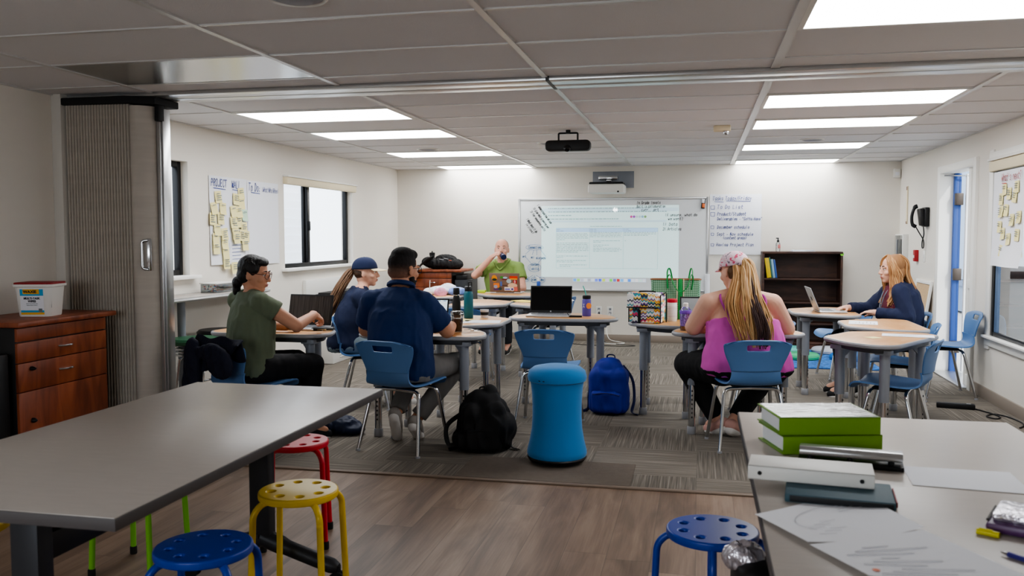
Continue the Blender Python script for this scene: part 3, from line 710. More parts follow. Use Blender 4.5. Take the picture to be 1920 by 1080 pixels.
# ------------------------------------------------------------------ cabinets in cherry laminate
def cabinet(loc, rz, W, D, Hh, label, over, doors):
    t = thing('wood_cabinet', label, 'cabinet', loc, rz)   # local: front faces -y, back at y=D
    MB().box((W / 2, D / 2, (Hh - .03) / 2 + .02), (W, D, Hh - .07), .003).build('carcass', M['black'], t)
    MB().box((W / 2 + over[1] / 2 - over[0] / 2, D / 2 - .02, Hh - .014), (W + over[0] + over[1], D + .05, .028), .006).build('cabinet_top', M['cherry'], t)
    z1 = Hh - .035; z0 = .05
    MB().box((W / 2, -.006, z1 - .035), (W - .004, .018, .07), .002).build('front_rail', M['cherry'], t)
    zz = z1 - .075
    for hgt in (.11, .155):
        d = MB().box((W / 2, -.006, zz - hgt / 2), (W - .004, .02, hgt - .004), .003).build('drawer', M['cherry'], t)
        MB().tube(spline([(W / 2 - .05, -.016, zz - hgt * .45), (W / 2 - .03, -.036, zz - hgt * .45), (W / 2 + .03, -.036, zz - hgt * .45), (W / 2 + .05, -.016, zz - hgt * .45)], 5), .0055, 8).build('handle', M['chrome'], d)
        zz -= hgt
    MB().lathe([(.012, 0), (.012, -.012), (.005, -.03)], 12, T=T3(W * .13, -.016, zz + .12) @ Matrix.Rotation(-PI / 2, 4, 'X')).build('lock', M['blackm'], t)
    d = MB().box((W / 2, -.006, (zz + z0) / 2), (W - .004, .02, zz - z0 - .004), .003).build('door', M['cherry'], t)
    MB().tube(spline([(W * .1, -.016, zz - .27), (W * .1, -.038, zz - .29), (W * .1, -.038, zz - .36), (W * .1, -.016, zz - .38)], 5), .006, 8).build('handle', M['chrome'], d)
    MB().lathe([(.014, 0), (.014, -.012), (.005, -.026)], 12, T=T3(W * .13, -.016, zz - .16) @ Matrix.Rotation(-PI / 2, 4, 'X')).build('lock', M['blackm'], d)
    return t
cabinet((-3.50, 3.88, 0), PI / 2, .70, .425, .90, 'cherry wood cabinet with drawers beside the folding partition, wipes bucket on top', (.02, .06), 1)
cabinet((-3.52, 10.47, 0), 0, .50, .57, .925, 'cherry wood cabinet in the far corner with a black bag on top', (.02, .13), 1)
t = thing('document_bin', 'flat black plastic bin standing against the end of the near cherry cabinet', 'bin', (-3.72, 3.80, 0))
MB().box((0, 0, .37), (.42, .1, .74), .012).build('bin_body', M['black'], t); MB().box((.19, -.045, .37), (.03, .03, .7), .006).build('corner_post', M['rubber'], t)
t = thing('paper_tray', 'dark grey plastic box beside the far corner cabinet under its overhanging top', 'box', (-2.92, 10.75, 0))
MB().box((.01, 0, .4), (.17, .5, .8), .01).build('box_body', M['charcoal'], t); MB().box((.01, 0, .83), (.15, .46, .06), .006).build('box_lid', M['black'], t)

# wipes bucket
t = thing('wipes_bucket', 'white tub of multi-task cleaning wipes with a red lid on the cherry cabinet', 'tub', (-3.66, 4.26, .90), R(14))
def rr_(w, d, r): return round_poly([(-w / 2, -d / 2), (w / 2, -d / 2), (w / 2, d / 2), (-w / 2, d / 2)], r, 6)
bb = MB(); n = len(rr_(1, 1, .1)); vs = []; fs = []
prof = [(.175, .15, .0), (.18, .155, .006), (.205, .18, .165), (.222, .196, .168), (.224, .198, .182)]
for w, d, z in prof: vs += [(*p, z) for p in rr_(w, d, .03)]
for i in range(len(prof) - 1):
    for k in range(n): fs.append((i * n + k, i * n + (k + 1) % n, (i + 1) * n + (k + 1) % n, (i + 1) * n + k))
fs.append(tuple(range(n))[::-1]); bb.add(vs, fs); bb.build('tub', M['offwhite'], t)
MB().prism(rr_(.216, .19, .03), .176, .192, .004).build('lid', mat('red_lid', S(150, 28, 34), .5), t)
def front(mb, x0, x1, z0, z1, off=.0015):   # quads lying on the slanted front face
    f = lambda z: -(.0775 + .0125 * (z - .006) / .159) - off
    mb.quad((x0, f(z0), z0), (x1, f(z0), z0), (x1, f(z1), z1), (x0, f(z1), z1)); return mb
lb = front(MB(), -.068, .06, .012, .155).build('label_sheet', M['paper'], t, 0)
front(MB(), -.068, .06, .012, .024, .002).build('yellow_band', mat('label_yellow', S(236, 178, 30), .5), lb, 0)
front(MB(), -.068, .06, .024, .036, .002).build('blue_band', mat('label_blue', S(62, 160, 206), .5), lb, 0)
front(MB(), -.068, .06, .118, .155, .002).build('blue_band', MATS['label_blue'], lb, 0)
front(MB(), -.052, .038, .128, .154, .0025).build('yellow_band', MATS['label_yellow'], lb, 0)
sl = math.atan(.0125 / .159)
def fl(txt, size, m, x, z, off=.003, sx=1, bold=0): return lettering('lettering', txt, size, m, lb, (x, -(.0775 + .0125 * (z - .006) / .159) - off, z), (PI / 2 + sl, 0, 0), bold=bold, sx=sx)
fl('WAXIE', .021, M['inkblack'], -.012, .134, .004, 1.1, .0009); fl('MULTI-TASK', .016, M['inkblack'], -.004, .098, bold=.0006); fl('WIPES', .016, M['inkblack'], -.004, .082, bold=.0006)
fl('disinfecting cleaning wipes', .0062, M['inkgrey'], -.004, .072); fl('surface cleaner sanitizer', .0062, M['inkgrey'], -.004, .063)
front(MB(), .03, .05, .026, .046, .003).build('pictogram', M['inkgrey'], lb, 0)
MB().box((.095, -.02, .1), (.002, .09, .1), .0, rz=0, rot=Euler((0, R(4.5), 0))).build('side_panel_text', M['inkgrey'], t)
t = thing('spray_can', 'grey cone-shaped dispenser at the edge of the frame on the cherry cabinet', 'dispenser', (-3.80, 4.0, .90))
MB().lathe([(.05, 0), (.052, .006), (.05, .02), (.038, .1), (.026, .13), (.014, .14)], 24).build('dispenser_body', mat('grey_plastic', S(150, 148, 146), .5), t); MB().lathe([(.016, .138), (.016, .155), (.01, .165)], 16).build('nozzle', M['white'], t)

# ------------------------------------------------------------------ bookcase
t = thing('bookcase', 'dark walnut bookcase with mostly empty shelves against the back wall', 'bookcase', (1.195, 10.92, 0))
for s in (-1, 1): MB().box((s * .443, 0, .578), (.024, .3, 1.156), .002).build('side_panel', M['walnut'], t)
MB().box((0, 0, 1.145), (.91, .305, .026), .003).build('top_panel', M['walnut'], t)
for z in (.07, .30, .55, .83): MB().box((0, .0, z), (.862, .28, .022), .002).build('shelf', M['walnut'], t)
MB().box((0, .14, .6), (.862, .01, 1.1)).build('back_panel', M['walnut'], t, 0); MB().box((0, -.12, .03), (.862, .02, .06)).build('kick_board', M['walnut'], t, 0)
MB().lathe([(.02, 0), (.02, -.003)], 14, T=T3(.443, -.152, 1.13) @ Matrix.Rotation(PI / 2, 4, 'X')).build('green_dot', mat('green_sticker', S(120, 200, 60), .6), t)
bx = -.395
for w, hh, col, nm in ((.05, .24, S(232, 200, 40), 'thick yellow book leaning at the end of the bookcase shelf'), (.014, .25, S(70, 120, 110), 'thin green book leaning beside the yellow book'), (.026, .225, S(150, 186, 206), 'pale blue book leaning in the bookcase row'),
                       (.02, .22, S(60, 96, 170), 'dark blue book at the free end of the leaning row')):
    a = R(8)
    tt = thing('book', nm, 'book', (1.195 + bx, 10.90, .842), group='leaning books on the top shelf')
    e = Euler((0, -a, 0))
    MB().box((w / 2, 0, hh / 2), (w, .17, hh), .002, T=e.to_matrix().to_4x4()).build('cover', mat('book_%02x' % int(col[0] * 255 + col[2] * 90), col, .5), tt)
    MB().box((w / 2, .004, hh / 2 + .001), (w * .75, .166, hh), T=e.to_matrix().to_4x4()).build('pages', M['paper'], tt, 0)
    bx += w / math.cos(a) + .003
t = thing('pump_bottle', 'small clear pump bottle with black top and red label on the bookcase', 'bottle', (.93, 10.94, 1.158))
MB().lathe([(.022, 0), (.026, .004), (.026, .095), (.012, .112), (.012, .12)], 20).build('bottle_body', M['cleargl'], t)
MB().lathe([(.014, .112), (.014, .135), (.006, .137), (.006, .155)], 14).box((-.008, 0, .158), (.034, .014, .012), .004).build('pump', M['black'], t)
MB().box((.012, -.0255, .06), (.03, .004, .045), .001).build('red_label', mat('pinkish_label', S(206, 120, 118), .6), t)
t = thing('document_stack', 'thin stack of papers lying on the bookcase', 'papers', (1.21, 10.9, 1.158)); 
MB().box((0, 0, .006), (.26, .2, .012), .001, rz=R(4)).build('sheets', M['paper'], t); MB().box((.0, 0, .0145), (.25, .19, .004), .001, rz=R(-3)).build('cover_sheet', mat('pale_blue_paper', S(190, 210, 226), .7), t)

# ------------------------------------------------------------------ whiteboard, projector, wall sheets
t = thing('whiteboard', 'large wall whiteboard with a projected document and marker notes', 'whiteboard', (-1.09, YB, 0))
x0, x1, z0, z1 = -1.19, 1.19, .655, 1.815
MB().box((0, -.012, (z0 + z1) / 2), (x1 - x0, .016, z1 - z0)).build('board_surface', M['wboard'], t, 0)
f = MB()
for x in (x0, x1): f.box((x, -.014, (z0 + z1) / 2), (.028, .028, z1 - z0 + .028), .004)
for z in (z0, z1): f.box((0, -.014, z), (x1 - x0 - .028, .028, .028), .004)
f.build('board_frame', M['alu'], t); MB().box((.05, -.05, z0 - .0), (2.0, .075, .014), .004).build('pen_tray', M['alu'], t)
YS = -.0215; ox = 1.09
def W_(x, z, d=0): return (x + ox, YS - d, z)
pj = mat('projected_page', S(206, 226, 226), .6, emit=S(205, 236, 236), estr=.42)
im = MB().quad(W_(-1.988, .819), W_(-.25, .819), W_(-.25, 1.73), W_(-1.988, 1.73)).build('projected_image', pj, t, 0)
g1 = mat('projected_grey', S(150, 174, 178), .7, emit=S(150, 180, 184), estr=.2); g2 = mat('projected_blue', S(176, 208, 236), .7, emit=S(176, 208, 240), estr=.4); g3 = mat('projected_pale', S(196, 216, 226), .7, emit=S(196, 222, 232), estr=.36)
def pq(mb, xa, xb, za, zb, d=.001, mi=0): mb.quad(W_(xa, za, d), W_(xb, za, d), W_(xb, zb, d), W_(xa, zb, d), mi)
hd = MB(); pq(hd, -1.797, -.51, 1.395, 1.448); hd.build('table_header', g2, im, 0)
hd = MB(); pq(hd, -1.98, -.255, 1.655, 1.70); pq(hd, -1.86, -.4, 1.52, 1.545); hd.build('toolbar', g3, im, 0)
ln = MB(); wl = .003
for x in (-1.797, -1.368, -.941, -.51): pq(ln, x, x + wl, .932, 1.448, .0015)
for z in (.932, 1.445): pq(ln, -1.797, -.51, z, z + wl, .0015)
rnd = random.Random(3)
def textline(x, z, xe, h=.011):
    while x < xe - .01:
        w = min(rnd.uniform(.012, .05), xe - x); pq(ln, x, x + w, z + h * .18, z + h * .82, .002); x += w + .008
for k in range(5): textline(-1.79, 1.37 - k * .019, -1.385 - (k == 4) * .3)
for k in range(7): textline(-1.79, 1.25 - k * .019, -1.38 - (k == 6) * .12)
for k, xe in ((0, -1.39), (1, -1.7), (3, -1.4), (4, -1.58), (6, -1.4), (7, -1.6)): textline(-1.79 + .04 * (k > 5), 1.085 - k * .019, xe)
for k in range(4): textline(-1.36, 1.385 - k * .018, -.96)
for z, xe in ((1.28, -.98), (1.262, -1.2), (1.225, -1.12), (1.205, -1.2), (1.185, -.98), (1.166, -.96), (1.148, -.99)): textline(-1.32, z, xe)
for k in range(3): textline(-.93, 1.385 - k * .018, -.53 - (k == 2) * .1)
textline(-.92, 1.28, -.89); textline(-1.36, 1.462, -.95); textline(-1.79, 1.425, -1.73); textline(-1.79, 1.405, -1.7); textline(-1.36, 1.425, -1.28); textline(-1.36, 1.405, -1.27); textline(-.93, 1.425, -.87); textline(-.93, 1.405, -.84)
for k in range(4): textline(-1.9, 1.69 - k * .045, -1.9 + (1.3, 1.5, .3, .9)[k], .016)
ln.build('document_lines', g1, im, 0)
for k, c in enumerate((S(214, 90, 160), S(170, 90, 190), S(200, 214, 220), S(190, 214, 220), S(150, 190, 210), S(140, 176, 120))):
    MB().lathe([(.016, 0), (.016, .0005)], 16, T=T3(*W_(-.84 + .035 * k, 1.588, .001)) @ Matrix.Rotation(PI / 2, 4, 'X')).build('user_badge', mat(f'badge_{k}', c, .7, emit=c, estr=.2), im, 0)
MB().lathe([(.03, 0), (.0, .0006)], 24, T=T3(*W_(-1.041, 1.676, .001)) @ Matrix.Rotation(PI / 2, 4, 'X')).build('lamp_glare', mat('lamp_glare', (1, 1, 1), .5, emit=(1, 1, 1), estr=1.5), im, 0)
dkc = [S(110, 170, 240), S(160, 216, 120), S(190, 196, 210), S(225, 228, 235), S(176, 180, 190), S(220, 228, 240), S(120, 140, 240), S(90, 110, 240), S(206, 226, 90), S(220, 214, 240), S(120, 230, 90), S(120, 120, 200), S(206, 70, 70), S(120, 190, 250), S(240, 240, 245), S(90, 150, 240), S(226, 230, 240), S(236, 236, 240), S(206, 230, 220), S(220, 225, 235)]
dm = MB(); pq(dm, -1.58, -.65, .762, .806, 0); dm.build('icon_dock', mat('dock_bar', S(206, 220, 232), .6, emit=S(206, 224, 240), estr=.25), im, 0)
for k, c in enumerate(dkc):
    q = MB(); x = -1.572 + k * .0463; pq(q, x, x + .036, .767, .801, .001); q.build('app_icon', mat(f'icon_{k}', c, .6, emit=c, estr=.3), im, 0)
nt_ = MB(); ux, uz = (1, 0, 0), (0, 0, 1)
def wr(mb, txt, x, z, h, adv=None, pen=.0045, rot=0, rz_=None):
    c_, s_ = math.cos(rot), math.sin(rot); handwriting(mb, txt, W_(x, z, .003), (c_, 0, s_), (-s_, 0, c_), h, adv, pen)
wr(nt_, 'In Grade levels', -.775, 1.745, .036, .0205); wr(nt_, 'Built in collaboration', -.775, 1.70, .032, .0165); wr(nt_, 'curr & art', -.72, 1.66, .03, .023)
wr(nt_, 'If unsure, what do', -.424, 1.592, .032, .0228); wr(nt_, 'we want?', -.384, 1.545, .032, .024); wr(nt_, '1) Data', -.45, 1.474, .036, .027); wr(nt_, '2) Articles', -.45, 1.415, .036, .0215)
r_ = -.93
wr(nt_, 'I understand how we can', -2.05, 1.74, .032, .0135, rot=r_); wr(nt_, '1) plan next planning per', -2.10, 1.70, .03, .0135, rot=r_); wr(nt_, '2) for sequence units', -2.14, 1.66, .03, .0155, rot=r_); wr(nt_, '3) What does it do', -2.2, 1.57, .034, .0135, rot=r_); wr(nt_, 'in class?', -2.2, 1.5, .03, .018, rot=r_)
nt_.build('black_marker_notes', M['inkblack'], t, 0)
nb = MB(); wr(nb, 'Connections', -2.16, 1.185, .034, .0155)
def oval(mb, x, z, a, c, n=22, wd=.0035):
    P = [W_(x + a * math.cos(2 * PI * k / n), z + c * math.sin(2 * PI * k / n), .003) for k in range(n + 1)]
    for p, q in zip(P, P[1:]): line_quad(mb, p, q, (0, -1, 0), wd)
def seg_(mb, xa, za, xb, zb, wd=.0035): line_quad(mb, W_(xa, za, .003), W_(xb, zb, .003), (0, -1, 0), wd)
oval(nb, -2.08, 1.2, .115, .035)
for xa, za, xb, zb in ((-2.14, 1.165, -2.2, 1.11), (-2.09, 1.165, -2.11, 1.1), (-2.05, 1.165, -2.05, 1.1), (-2.0, 1.17, -1.93, 1.08), (-2.2, 1.08, -2.13, 1.0), (-1.98, 1.06, -2.03, 1.0), (-2.14, .96, -2.14, .89), (-2.03, .96, -2.03, .89), (-2.1, .84, -2.16, .8), (-2.08, .84, -2.08, .8), (-2.06, .84, -1.99, .8)): seg_(nb, xa, za, xb, zb)
for tx, x, z in (('art', -2.24, 1.07), ('sci', -2.13, 1.06), ('history', -2.06, 1.05), ('ela', -1.98, 1.05), ('content', -2.13, .965), ('skills', -2.12, .91), ('who', -2.21, .78), ('plan', -2.12, .77), ('day', -2.0, .77)): wr(nb, tx, x, z, .028, .016)
oval(nb, -2.19, .79, .042, .035); oval(nb, -2.08, .78, .05, .035); oval(nb, -1.985, .78, .045, .038); oval(nb, -2.08, .94, .085, .055)
nb.build('blue_marker_notes', M['inkcyan'], t, 0)
t = thing('board_eraser', 'black and orange felt eraser stuck on the top corner of the whiteboard', 'eraser', (.045, YB - .0215, 1.745), R(0))
e = MB().box((0, -.012, 0), (.045, .024, .125), .006, rot=Euler((0, R(5), 0))).build('eraser_body', M['black'], t); MB().box((.002, -.026, -.026), (.034, .006, .05), .002, rot=Euler((0, R(5), 0))).build('orange_sleeve', mat('orange_paper', S(226, 122, 72), .6), t); MB().box((-.002, -.026, .032), (.034, .006, .05), .002, rot=Euler((0, R(5), 0))).build('white_sleeve', M['paper'], t)
t = thing('spray_bottle', 'small blue and white cleaner bottle on the whiteboard tray', 'bottle', (-2.02, YB - .055, .662))
MB().lathe([(.022, 0), (.024, .004), (.024, .09), (.012, .105)], 18).build('bottle_body', mat('cleaner_blue', S(44, 84, 168), .4), t); MB().lathe([(.013, .103), (.013, .125), (.009, .14)], 14).box((-.012, 0, .145), (.04, .018, .02), .005).build('nozzle', M['white'], t)
t = thing('paper_roll', 'white rolled paper standing at the corner of the whiteboard tray', 'paper roll', (.105, YB - .062, .0))
MB().lathe([(.03, .0), (.03, .87), (.022, .872), (.02, .86)], 24).build('roll', M['paper'], t); MB().lathe([(.0305, .4), (.0305, .404)], 24).build('paper_band', M['edge'], t)
t = thing('projector', 'short-throw projector on a grey wall plate above the whiteboard', 'projector', (-1.1, YB, 0))
MB().box((.03, -.006, 2.055), (.52, .012, .21), .003).build('wall_plate', M['greysteel'], t)
MB().box((-.02, -.1, 2.07), (.24, .19, .05), .01).box((.0, -.14, 2.03), (.06, .28, .03), .008).build('mount_arm', M['chrome'], t)
MB().box((-.02, -.27, 1.925), (.44, .34, .11), .022).build('projector_body', M['offwhite'], t)
MB().box((-.02, -.26, 1.992), (.42, .3, .03), .014).build('top_cover', M['black'], t); MB().box((.13, -.442, 1.885), (.022, .004, .02), .001).build('port', M['black'], t)
t = tag(MB().box((2.275, YB - .022, 2.083), (.075, .044, .105), .008).build('motion_sensor', M['offwhite']), 'small white alarm motion sensor high in the corner by the door', 'sensor')
MB().box((2.275, YB - .045, 2.075), (.045, .004, .04), .002).build('sensor_lens', M['paper'], t)
for x, lb in ((-1.244, 'white wall outlet with dark sockets behind the purple bottle'), (-1.101, 'white wall outlet further along from the one behind the purple bottle')):
    t = thing('wall_outlet', lb, 'outlet', (x, YB, .39)); MB().box((0, -.004, 0), (.075, .008, .118), .003).build('cover_plate', M['white'], t); MB().box((0, -.009, .024), (.03, .004, .03), .003).box((0, -.009, -.024), (.03, .004, .03), .003).build('sockets', M['greysteel'], t)

def sheet(name, axis, a0, a1, z0, z1, label, curl=.012):
    """flip chart sheet on a wall; axis L window-side wall, B back wall, R door-side window"""
    t = thing(name, label, 'chart paper', {'L': (XL + .004, (a0 + a1) / 2, z0), 'B': ((a0 + a1) / 2, YB - .004, z0), 'R': (XR - .035, (a0 + a1) / 2, z0)}[axis])
    def P(a, z, d=0):
        return {'L': (d, a - (a0 + a1) / 2, z - z0), 'B': (a - (a0 + a1) / 2, -d, z - z0), 'R': (-d, a - (a0 + a1) / 2, z - z0)}[axis]
    def g(u, v):
        return P(a0 + (a1 - a0) * u, z0 + (z1 - z0) * v, .002 + curl * max(0, .35 - v) ** 2 * 8 * (.6 + .4 * math.sin(u * 5)) + .002 * math.sin(u * 7 + v * 3) ** 2)
    MB().grid(g, 14, 18).build('paper_sheet', M['chart'], t, 60)
    return t, P, {'L': (0, 1, 0), 'B': (1, 0, 0), 'R': (0, -1, 0)}[axis]
Z = (0, 0, 1)
def underline(mb, P, a, b_, z, ux, d=.007): line_quad(mb, P(a, z, d), P(b_, z - .006, d), V(ux).cross(V(Z)), .006)
t, P, ux = sheet('wall_chart', 'L', 6.49, 7.10, 1.11, 1.85, 'PROJECT WALL flip chart sheet covered in yellow sticky notes')
w = MB(); handwriting(w, 'PROJECT', P(6.51, 1.765, .007), ux, Z, .06, .036, .006); handwriting(w, 'WALL', P(6.84, 1.765, .007), ux, Z, .06, .036, .006)
underline(w, P, 6.55, 6.74, 1.75, ux); underline(w, P, 6.85, 6.98, 1.75, ux); w.build('handwriting', M['inkblue'], t, 0)
t, P, ux = sheet('wall_chart', 'L', 7.105, 7.69, 1.092, 1.845, 'blank ruled TO DO flip chart sheet beside the project wall sheet')
w = MB(); handwriting(w, 'To Do:', P(7.125, 1.755, .007), ux, Z, .07, .038, .006); handwriting(w, '(What/Who/When)', P(7.37, 1.755, .007), ux, Z, .045, .0215, .0032); underline(w, P, 7.17, 7.33, 1.742, ux); w.build('handwriting', M['inkblue'], t, 0)
t, P, ux = sheet('wall_chart', 'B', .124, .742, 1.114, 1.858, 'Tasks Today flip chart sheet with a checkbox list beside the whiteboard', .006)
w = MB()
def ck(a, z, s=.04):
    q = [P(a, z, .008), P(a + s, z - .003, .008), P(a + s + .003, z + s, .008), P(a - .002, z + s, .008)]
    for i in range(4): line_quad(w, q[i], q[(i + 1) % 4], (0, -1, 0), .005)
for tx, a, z, h, adv in (('Tasks Today/Friday', .155, 1.785, .046, .0262), ('To Do List', .212, 1.68, .046, .0325), ('Product/Student', .212, 1.596, .042, .0232), ('Deliverables - "Gotta Have"', .212, 1.538, .036, .0204), ('December schedule', .212, 1.436, .038, .0232), ('Sept - Nov schedule', .21, 1.35, .036, .0238), ('(content areas)', .284, 1.305, .034, .0195), ('Revise Project Plan', .205, 1.22, .036, .0242)):
    handwriting(w, tx, P(a, z, .008), ux, Z, h, adv, .0047)
underline(w, P, .18, .29, 1.768, ux, .008); underline(w, P, .32, .61, 1.775, ux, .008)
for a, z, s in ((.137, 1.675, .042), (.137, 1.59, .045), (.14, 1.435, .034), (.145, 1.352, .028), (.145, 1.22, .03)): ck(a, z, s)
w.build('lettering', M['inkblue'], t, 0)
t, P, ux = sheet('wall_chart', 'R', 6.92, 7.60, 1.11, 1.845, "WHAT'S NEXT flip chart sheet with sticky notes taped on the big window", .05)
w = MB(); handwriting(w, "What's next?", P(7.40, 1.765, .012), ux, Z, .055, .036, .006); underline(w, P, 7.385, 7.28, 1.75, ux, .012); w.build('handwriting', M['inkred'], t, 0)
ordn = ['topmost', 'second', 'third', 'fourth', 'fifth', 'sixth', 'seventh', 'eighth', 'ninth', 'tenth', 'eleventh', 'twelfth', 'thirteenth', 'fourteenth', 'fifteenth', 'sixteenth']
def sticky(x, y, z, nx, size, m, label, group, seedk, lines=True):
    rn = random.Random(seedk); t = thing('sticky_note', label, 'sticky note', (x, y, z), 0, group)
    a = rn.uniform(-.12, .12); cl = rn.uniform(.003, .012)
    def g(u, v):
        p = V((0, (u - .5) * size, (v - .5) * size)); p.rotate(Euler((a, 0, 0))); return (nx * (.001 + cl * (1 - v) ** 2), p.y, p.z)
    MB().grid(g, 3, 5).build('note_paper', m, t, 60)
    if lines:
        w = MB()
        for k in range(rn.randint(1, 4)):
            zz = size * (.28 - k * .17); xe = rn.uniform(.1, .4) * size
            pa = V((0, -size * .38 * nx, zz)); pb = V((0, xe * nx, zz)); pa.rotate(Euler((a, 0, 0))); pb.rotate(Euler((a, 0, 0)))
            line_quad(w, (nx * (.004 + cl), pa.y, pa.z), (nx * (.004 + cl), pb.y, pb.z), (nx, 0, 0), .006)
        w.build('pen_lines', M['inkgrey'], t, 0)
LN = [(6.615, 1.676), (6.546, 1.58), (6.684, 1.581), (6.521, 1.491), (6.645, 1.497), (6.582, 1.402), (6.691, 1.367), (6.558, 1.324), (6.688, 1.288), (6.555, 1.25), (6.699, 1.204), (6.703, 1.121), (6.823, 1.076), (6.989, 1.721), (6.9, 1.668), (6.994, 1.631), (6.854, 1.562), (6.943, 1.56), (7.031, 1.533), (6.838, 1.468), (6.932, 1.474), (6.86, 1.432), (7.01, 1.421), (6.865, 1.368), (6.975, 1.355), (7.04, 1.347), (6.872, 1.335), (7.012, 1.273)]
cols = {0: [], 1: []}
for p in LN: cols[0 if p[0] < 6.78 else 1].append(p)
for c in (0, 1):
    for k, (y, z) in enumerate(sorted(cols[c], key=lambda q: -q[1])):
        mint = (y, z) == (7.031, 1.533)
        lb = 'mint green sticky note among the yellow ones on the PROJECT WALL sheet' if mint else f"yellow note on the PROJECT WALL sheet, {ordn[k]} down on its {('narrow-window', 'TO DO')[c]} side"
        sticky(XL + .011 + .0014 * k, y, z, 1, .1, M['stickyg'] if mint else M['sticky'], lb, 'sticky notes on the project wall sheet', k + 20 * c)
t = thing('printed_note', 'white handwritten page stuck low on the PROJECT WALL sheet', 'note', (XL + .012, 6.91, 1.2), group=None)
MB().quad((0, -.12, -.1), (0, .12, -.1), (0, .12, .1), (0, -.12, .1)).build('note_paper', M['paper'], t, 0)
w = MB()
for k in range(5): line_quad(w, (.002, -.09, .07 - k * .03), (.002, .09 - .03 * (k % 2), .074 - k * .03), (1, 0, 0), .004)
w.build('pen_lines', M['inkblue'], t, 0)
RN = [(7.327, 1.699), (7.398, 1.628), (7.219, 1.663), (7.065, 1.706), (7.101, 1.637), (7.388, 1.532), (7.276, 1.54), (7.148, 1.464), (7.002, 1.482), (7.418, 1.415), (7.341, 1.362), (7.216, 1.32), (7.032, 1.351), (7.365, 1.229)]
for k, (y, z) in enumerate(sorted(RN, key=lambda q: -q[1])):
    sticky(XR - .043, y, z, -1, .09, M['sticky'], f"yellow note on the WHAT'S NEXT window sheet, {ordn[k]} from its top", "sticky notes on the what's next sheet", 90 + k)

# ------------------------------------------------------------------ things on the door-side wall
t = thing('wall_phone', 'black corded phone mounted on the wall beside the door', 'phone', (XR, 9.78, 1.54))
MB().box((-.025, .0, 0), (.05, .16, .2), .012).box((-.06, .01, .0), (.05, .13, .18), .014, rot=Euler((0, R(-8), 0))).build('phone_base', M['black'], t)
MB().tube(spline([(-.1, .07, -.1), (-.135, .07, -.07), (-.14, .07, .02), (-.115, .07, .1), (-.09, .07, .115)], 5), [.02] * 5 + [.016] * 10 + [.022] * 6, 12).build('handset', M['black'], t)
MB().tube(spline([(-.1, .07, -.1), (-.06, .1, -.16), (-.03, .04, -.24), (-.03, .02, -.31), (-.03, .08, -.32), (-.03, .08, -.25), (-.03, .02, -.18), (-.03, .05, -.1)], 8), .006, 8).build('phone_cord', M['black'], t)
t = thing('fire_alarm_pull', 'small red fire alarm station under the wall phone', 'fire alarm', (XR, 10.17, 1.13)); MB().box((-.02, 0, 0), (.04, .085, .125), .006).build('alarm_box', mat('alarm_red', S(164, 34, 40), .45), t); MB().box((-.042, 0, -.01), (.008, .05, .03), .003).build('alarm_handle', M['white'], t)
t = thing('light_switch', 'white light switch plate beside the fire alarm station', 'switch', (XR, 9.87, 1.13)); MB().box((-.004, 0, 0), (.008, .08, .118), .003).build('cover_plate', M['white'], t); MB().box((-.01, 0, 0), (.006, .024, .04), .003).build('rocker', M['offwhite'], t)
t = thing('wall_thermometer', 'narrow beige strip thermometer on the wall near the corner', 'thermometer', (XR, 10.695, 1.695)); MB().box((-.006, 0, 0), (.012, .045, .43), .003).build('strip', M['cream'], t); MB().box((-.013, 0, .19), (.003, .035, .04)).box((-.013, 0, -.2), (.003, .035, .03)).build('end_marks', mat('brown_mark', S(120, 84, 70), .7), t)
t = thing('file_holder', 'clear acrylic sheet holder box on the wall near the back corner', 'holder', (XR, 10.82, 1.2))
MB().box((-.03, .0, 0), (.06, .4, .33), .004).build('back_box', M['offwhite'], t); MB().box((-.064, 0, 0), (.006, .36, .3), .002).build('clear_front', M['cleargl'], t); MB().tube([(-.07, .05, -.1), (-.07, .05, .1)], .008, 8).build('handle', M['edge'], t)
t = thing('cork_board', 'framed cork board leaning on the wall behind the blonde woman', 'board', (2.19, 9.8, 0), 0)
TT = Matrix.Rotation(R(8), 4, 'Y')
MB().box((0, 0, .44), (.012, .56, .82), T=TT).build('cork_panel', mat('cork', S(200, 170, 132), .9, bump=.3, bscale=120, var=.08, vscale=60), t, 0)
f = MB()
for s in (-1, 1): f.box((0, s * .29, .44), (.026, .035, .9), .004, T=TT)
for z in (.012, .87): f.box((0, 0, z), (.026, .55, .035), .004, T=TT)
f.build('board_frame', M['white'], t)

# ------------------------------------------------------------------ counter, padded stools and heater on the window side
t = thing('standing_counter', 'tall laminate counter with steel edge under the first window', 'counter', (-3.75, 6.2, 0))
out = [(-.17, -1.07), (.09, -1.07), (.16, .45), (.16, .62), (.08, .76), (-.05, .8), (-.17, .8)]
MB().prism(round_poly(out, .08, 6), .875, .9, .004).build('counter_top', M['laminate'], t)
e = MB(); o2 = round_poly(out, .08, 6); e.tube([(x, y, .888) for x, y in o2], .016, 8, closed=True, flat=1); e.build('steel_edge', M['alu'], t)
for x, y in ((-.02, .55), (-.02, -.4), (-.02, -.95)): l = MB().tube([(x, y, 0), (x, y, .875)], .03, 14).build('leg', M['greysteel'], t); MB().lathe([(.06, 0), (.06, .01), (.03, .02)], 16, c=(x, y, 0)).build('foot_plate', M['greydark'], l)
t = thing('bead_box', 'clear plastic box of coloured beads on the tall counter', 'box', (-3.79, 6.34, .9))
bb = MB()
for s in (-1, 1): bb.box((s * .068, 0, .035), (.003, .26, .07)); bb.box((0, s * .13, .035), (.14, .003, .07))
bb.box((0, 0, .002), (.14, .26, .004)); bb.build('box_body', M['cleargl'], t, 0); MB().box((0, 0, .075), (.155, .28, .01), .004).build('lid', M['offwhite'], t)
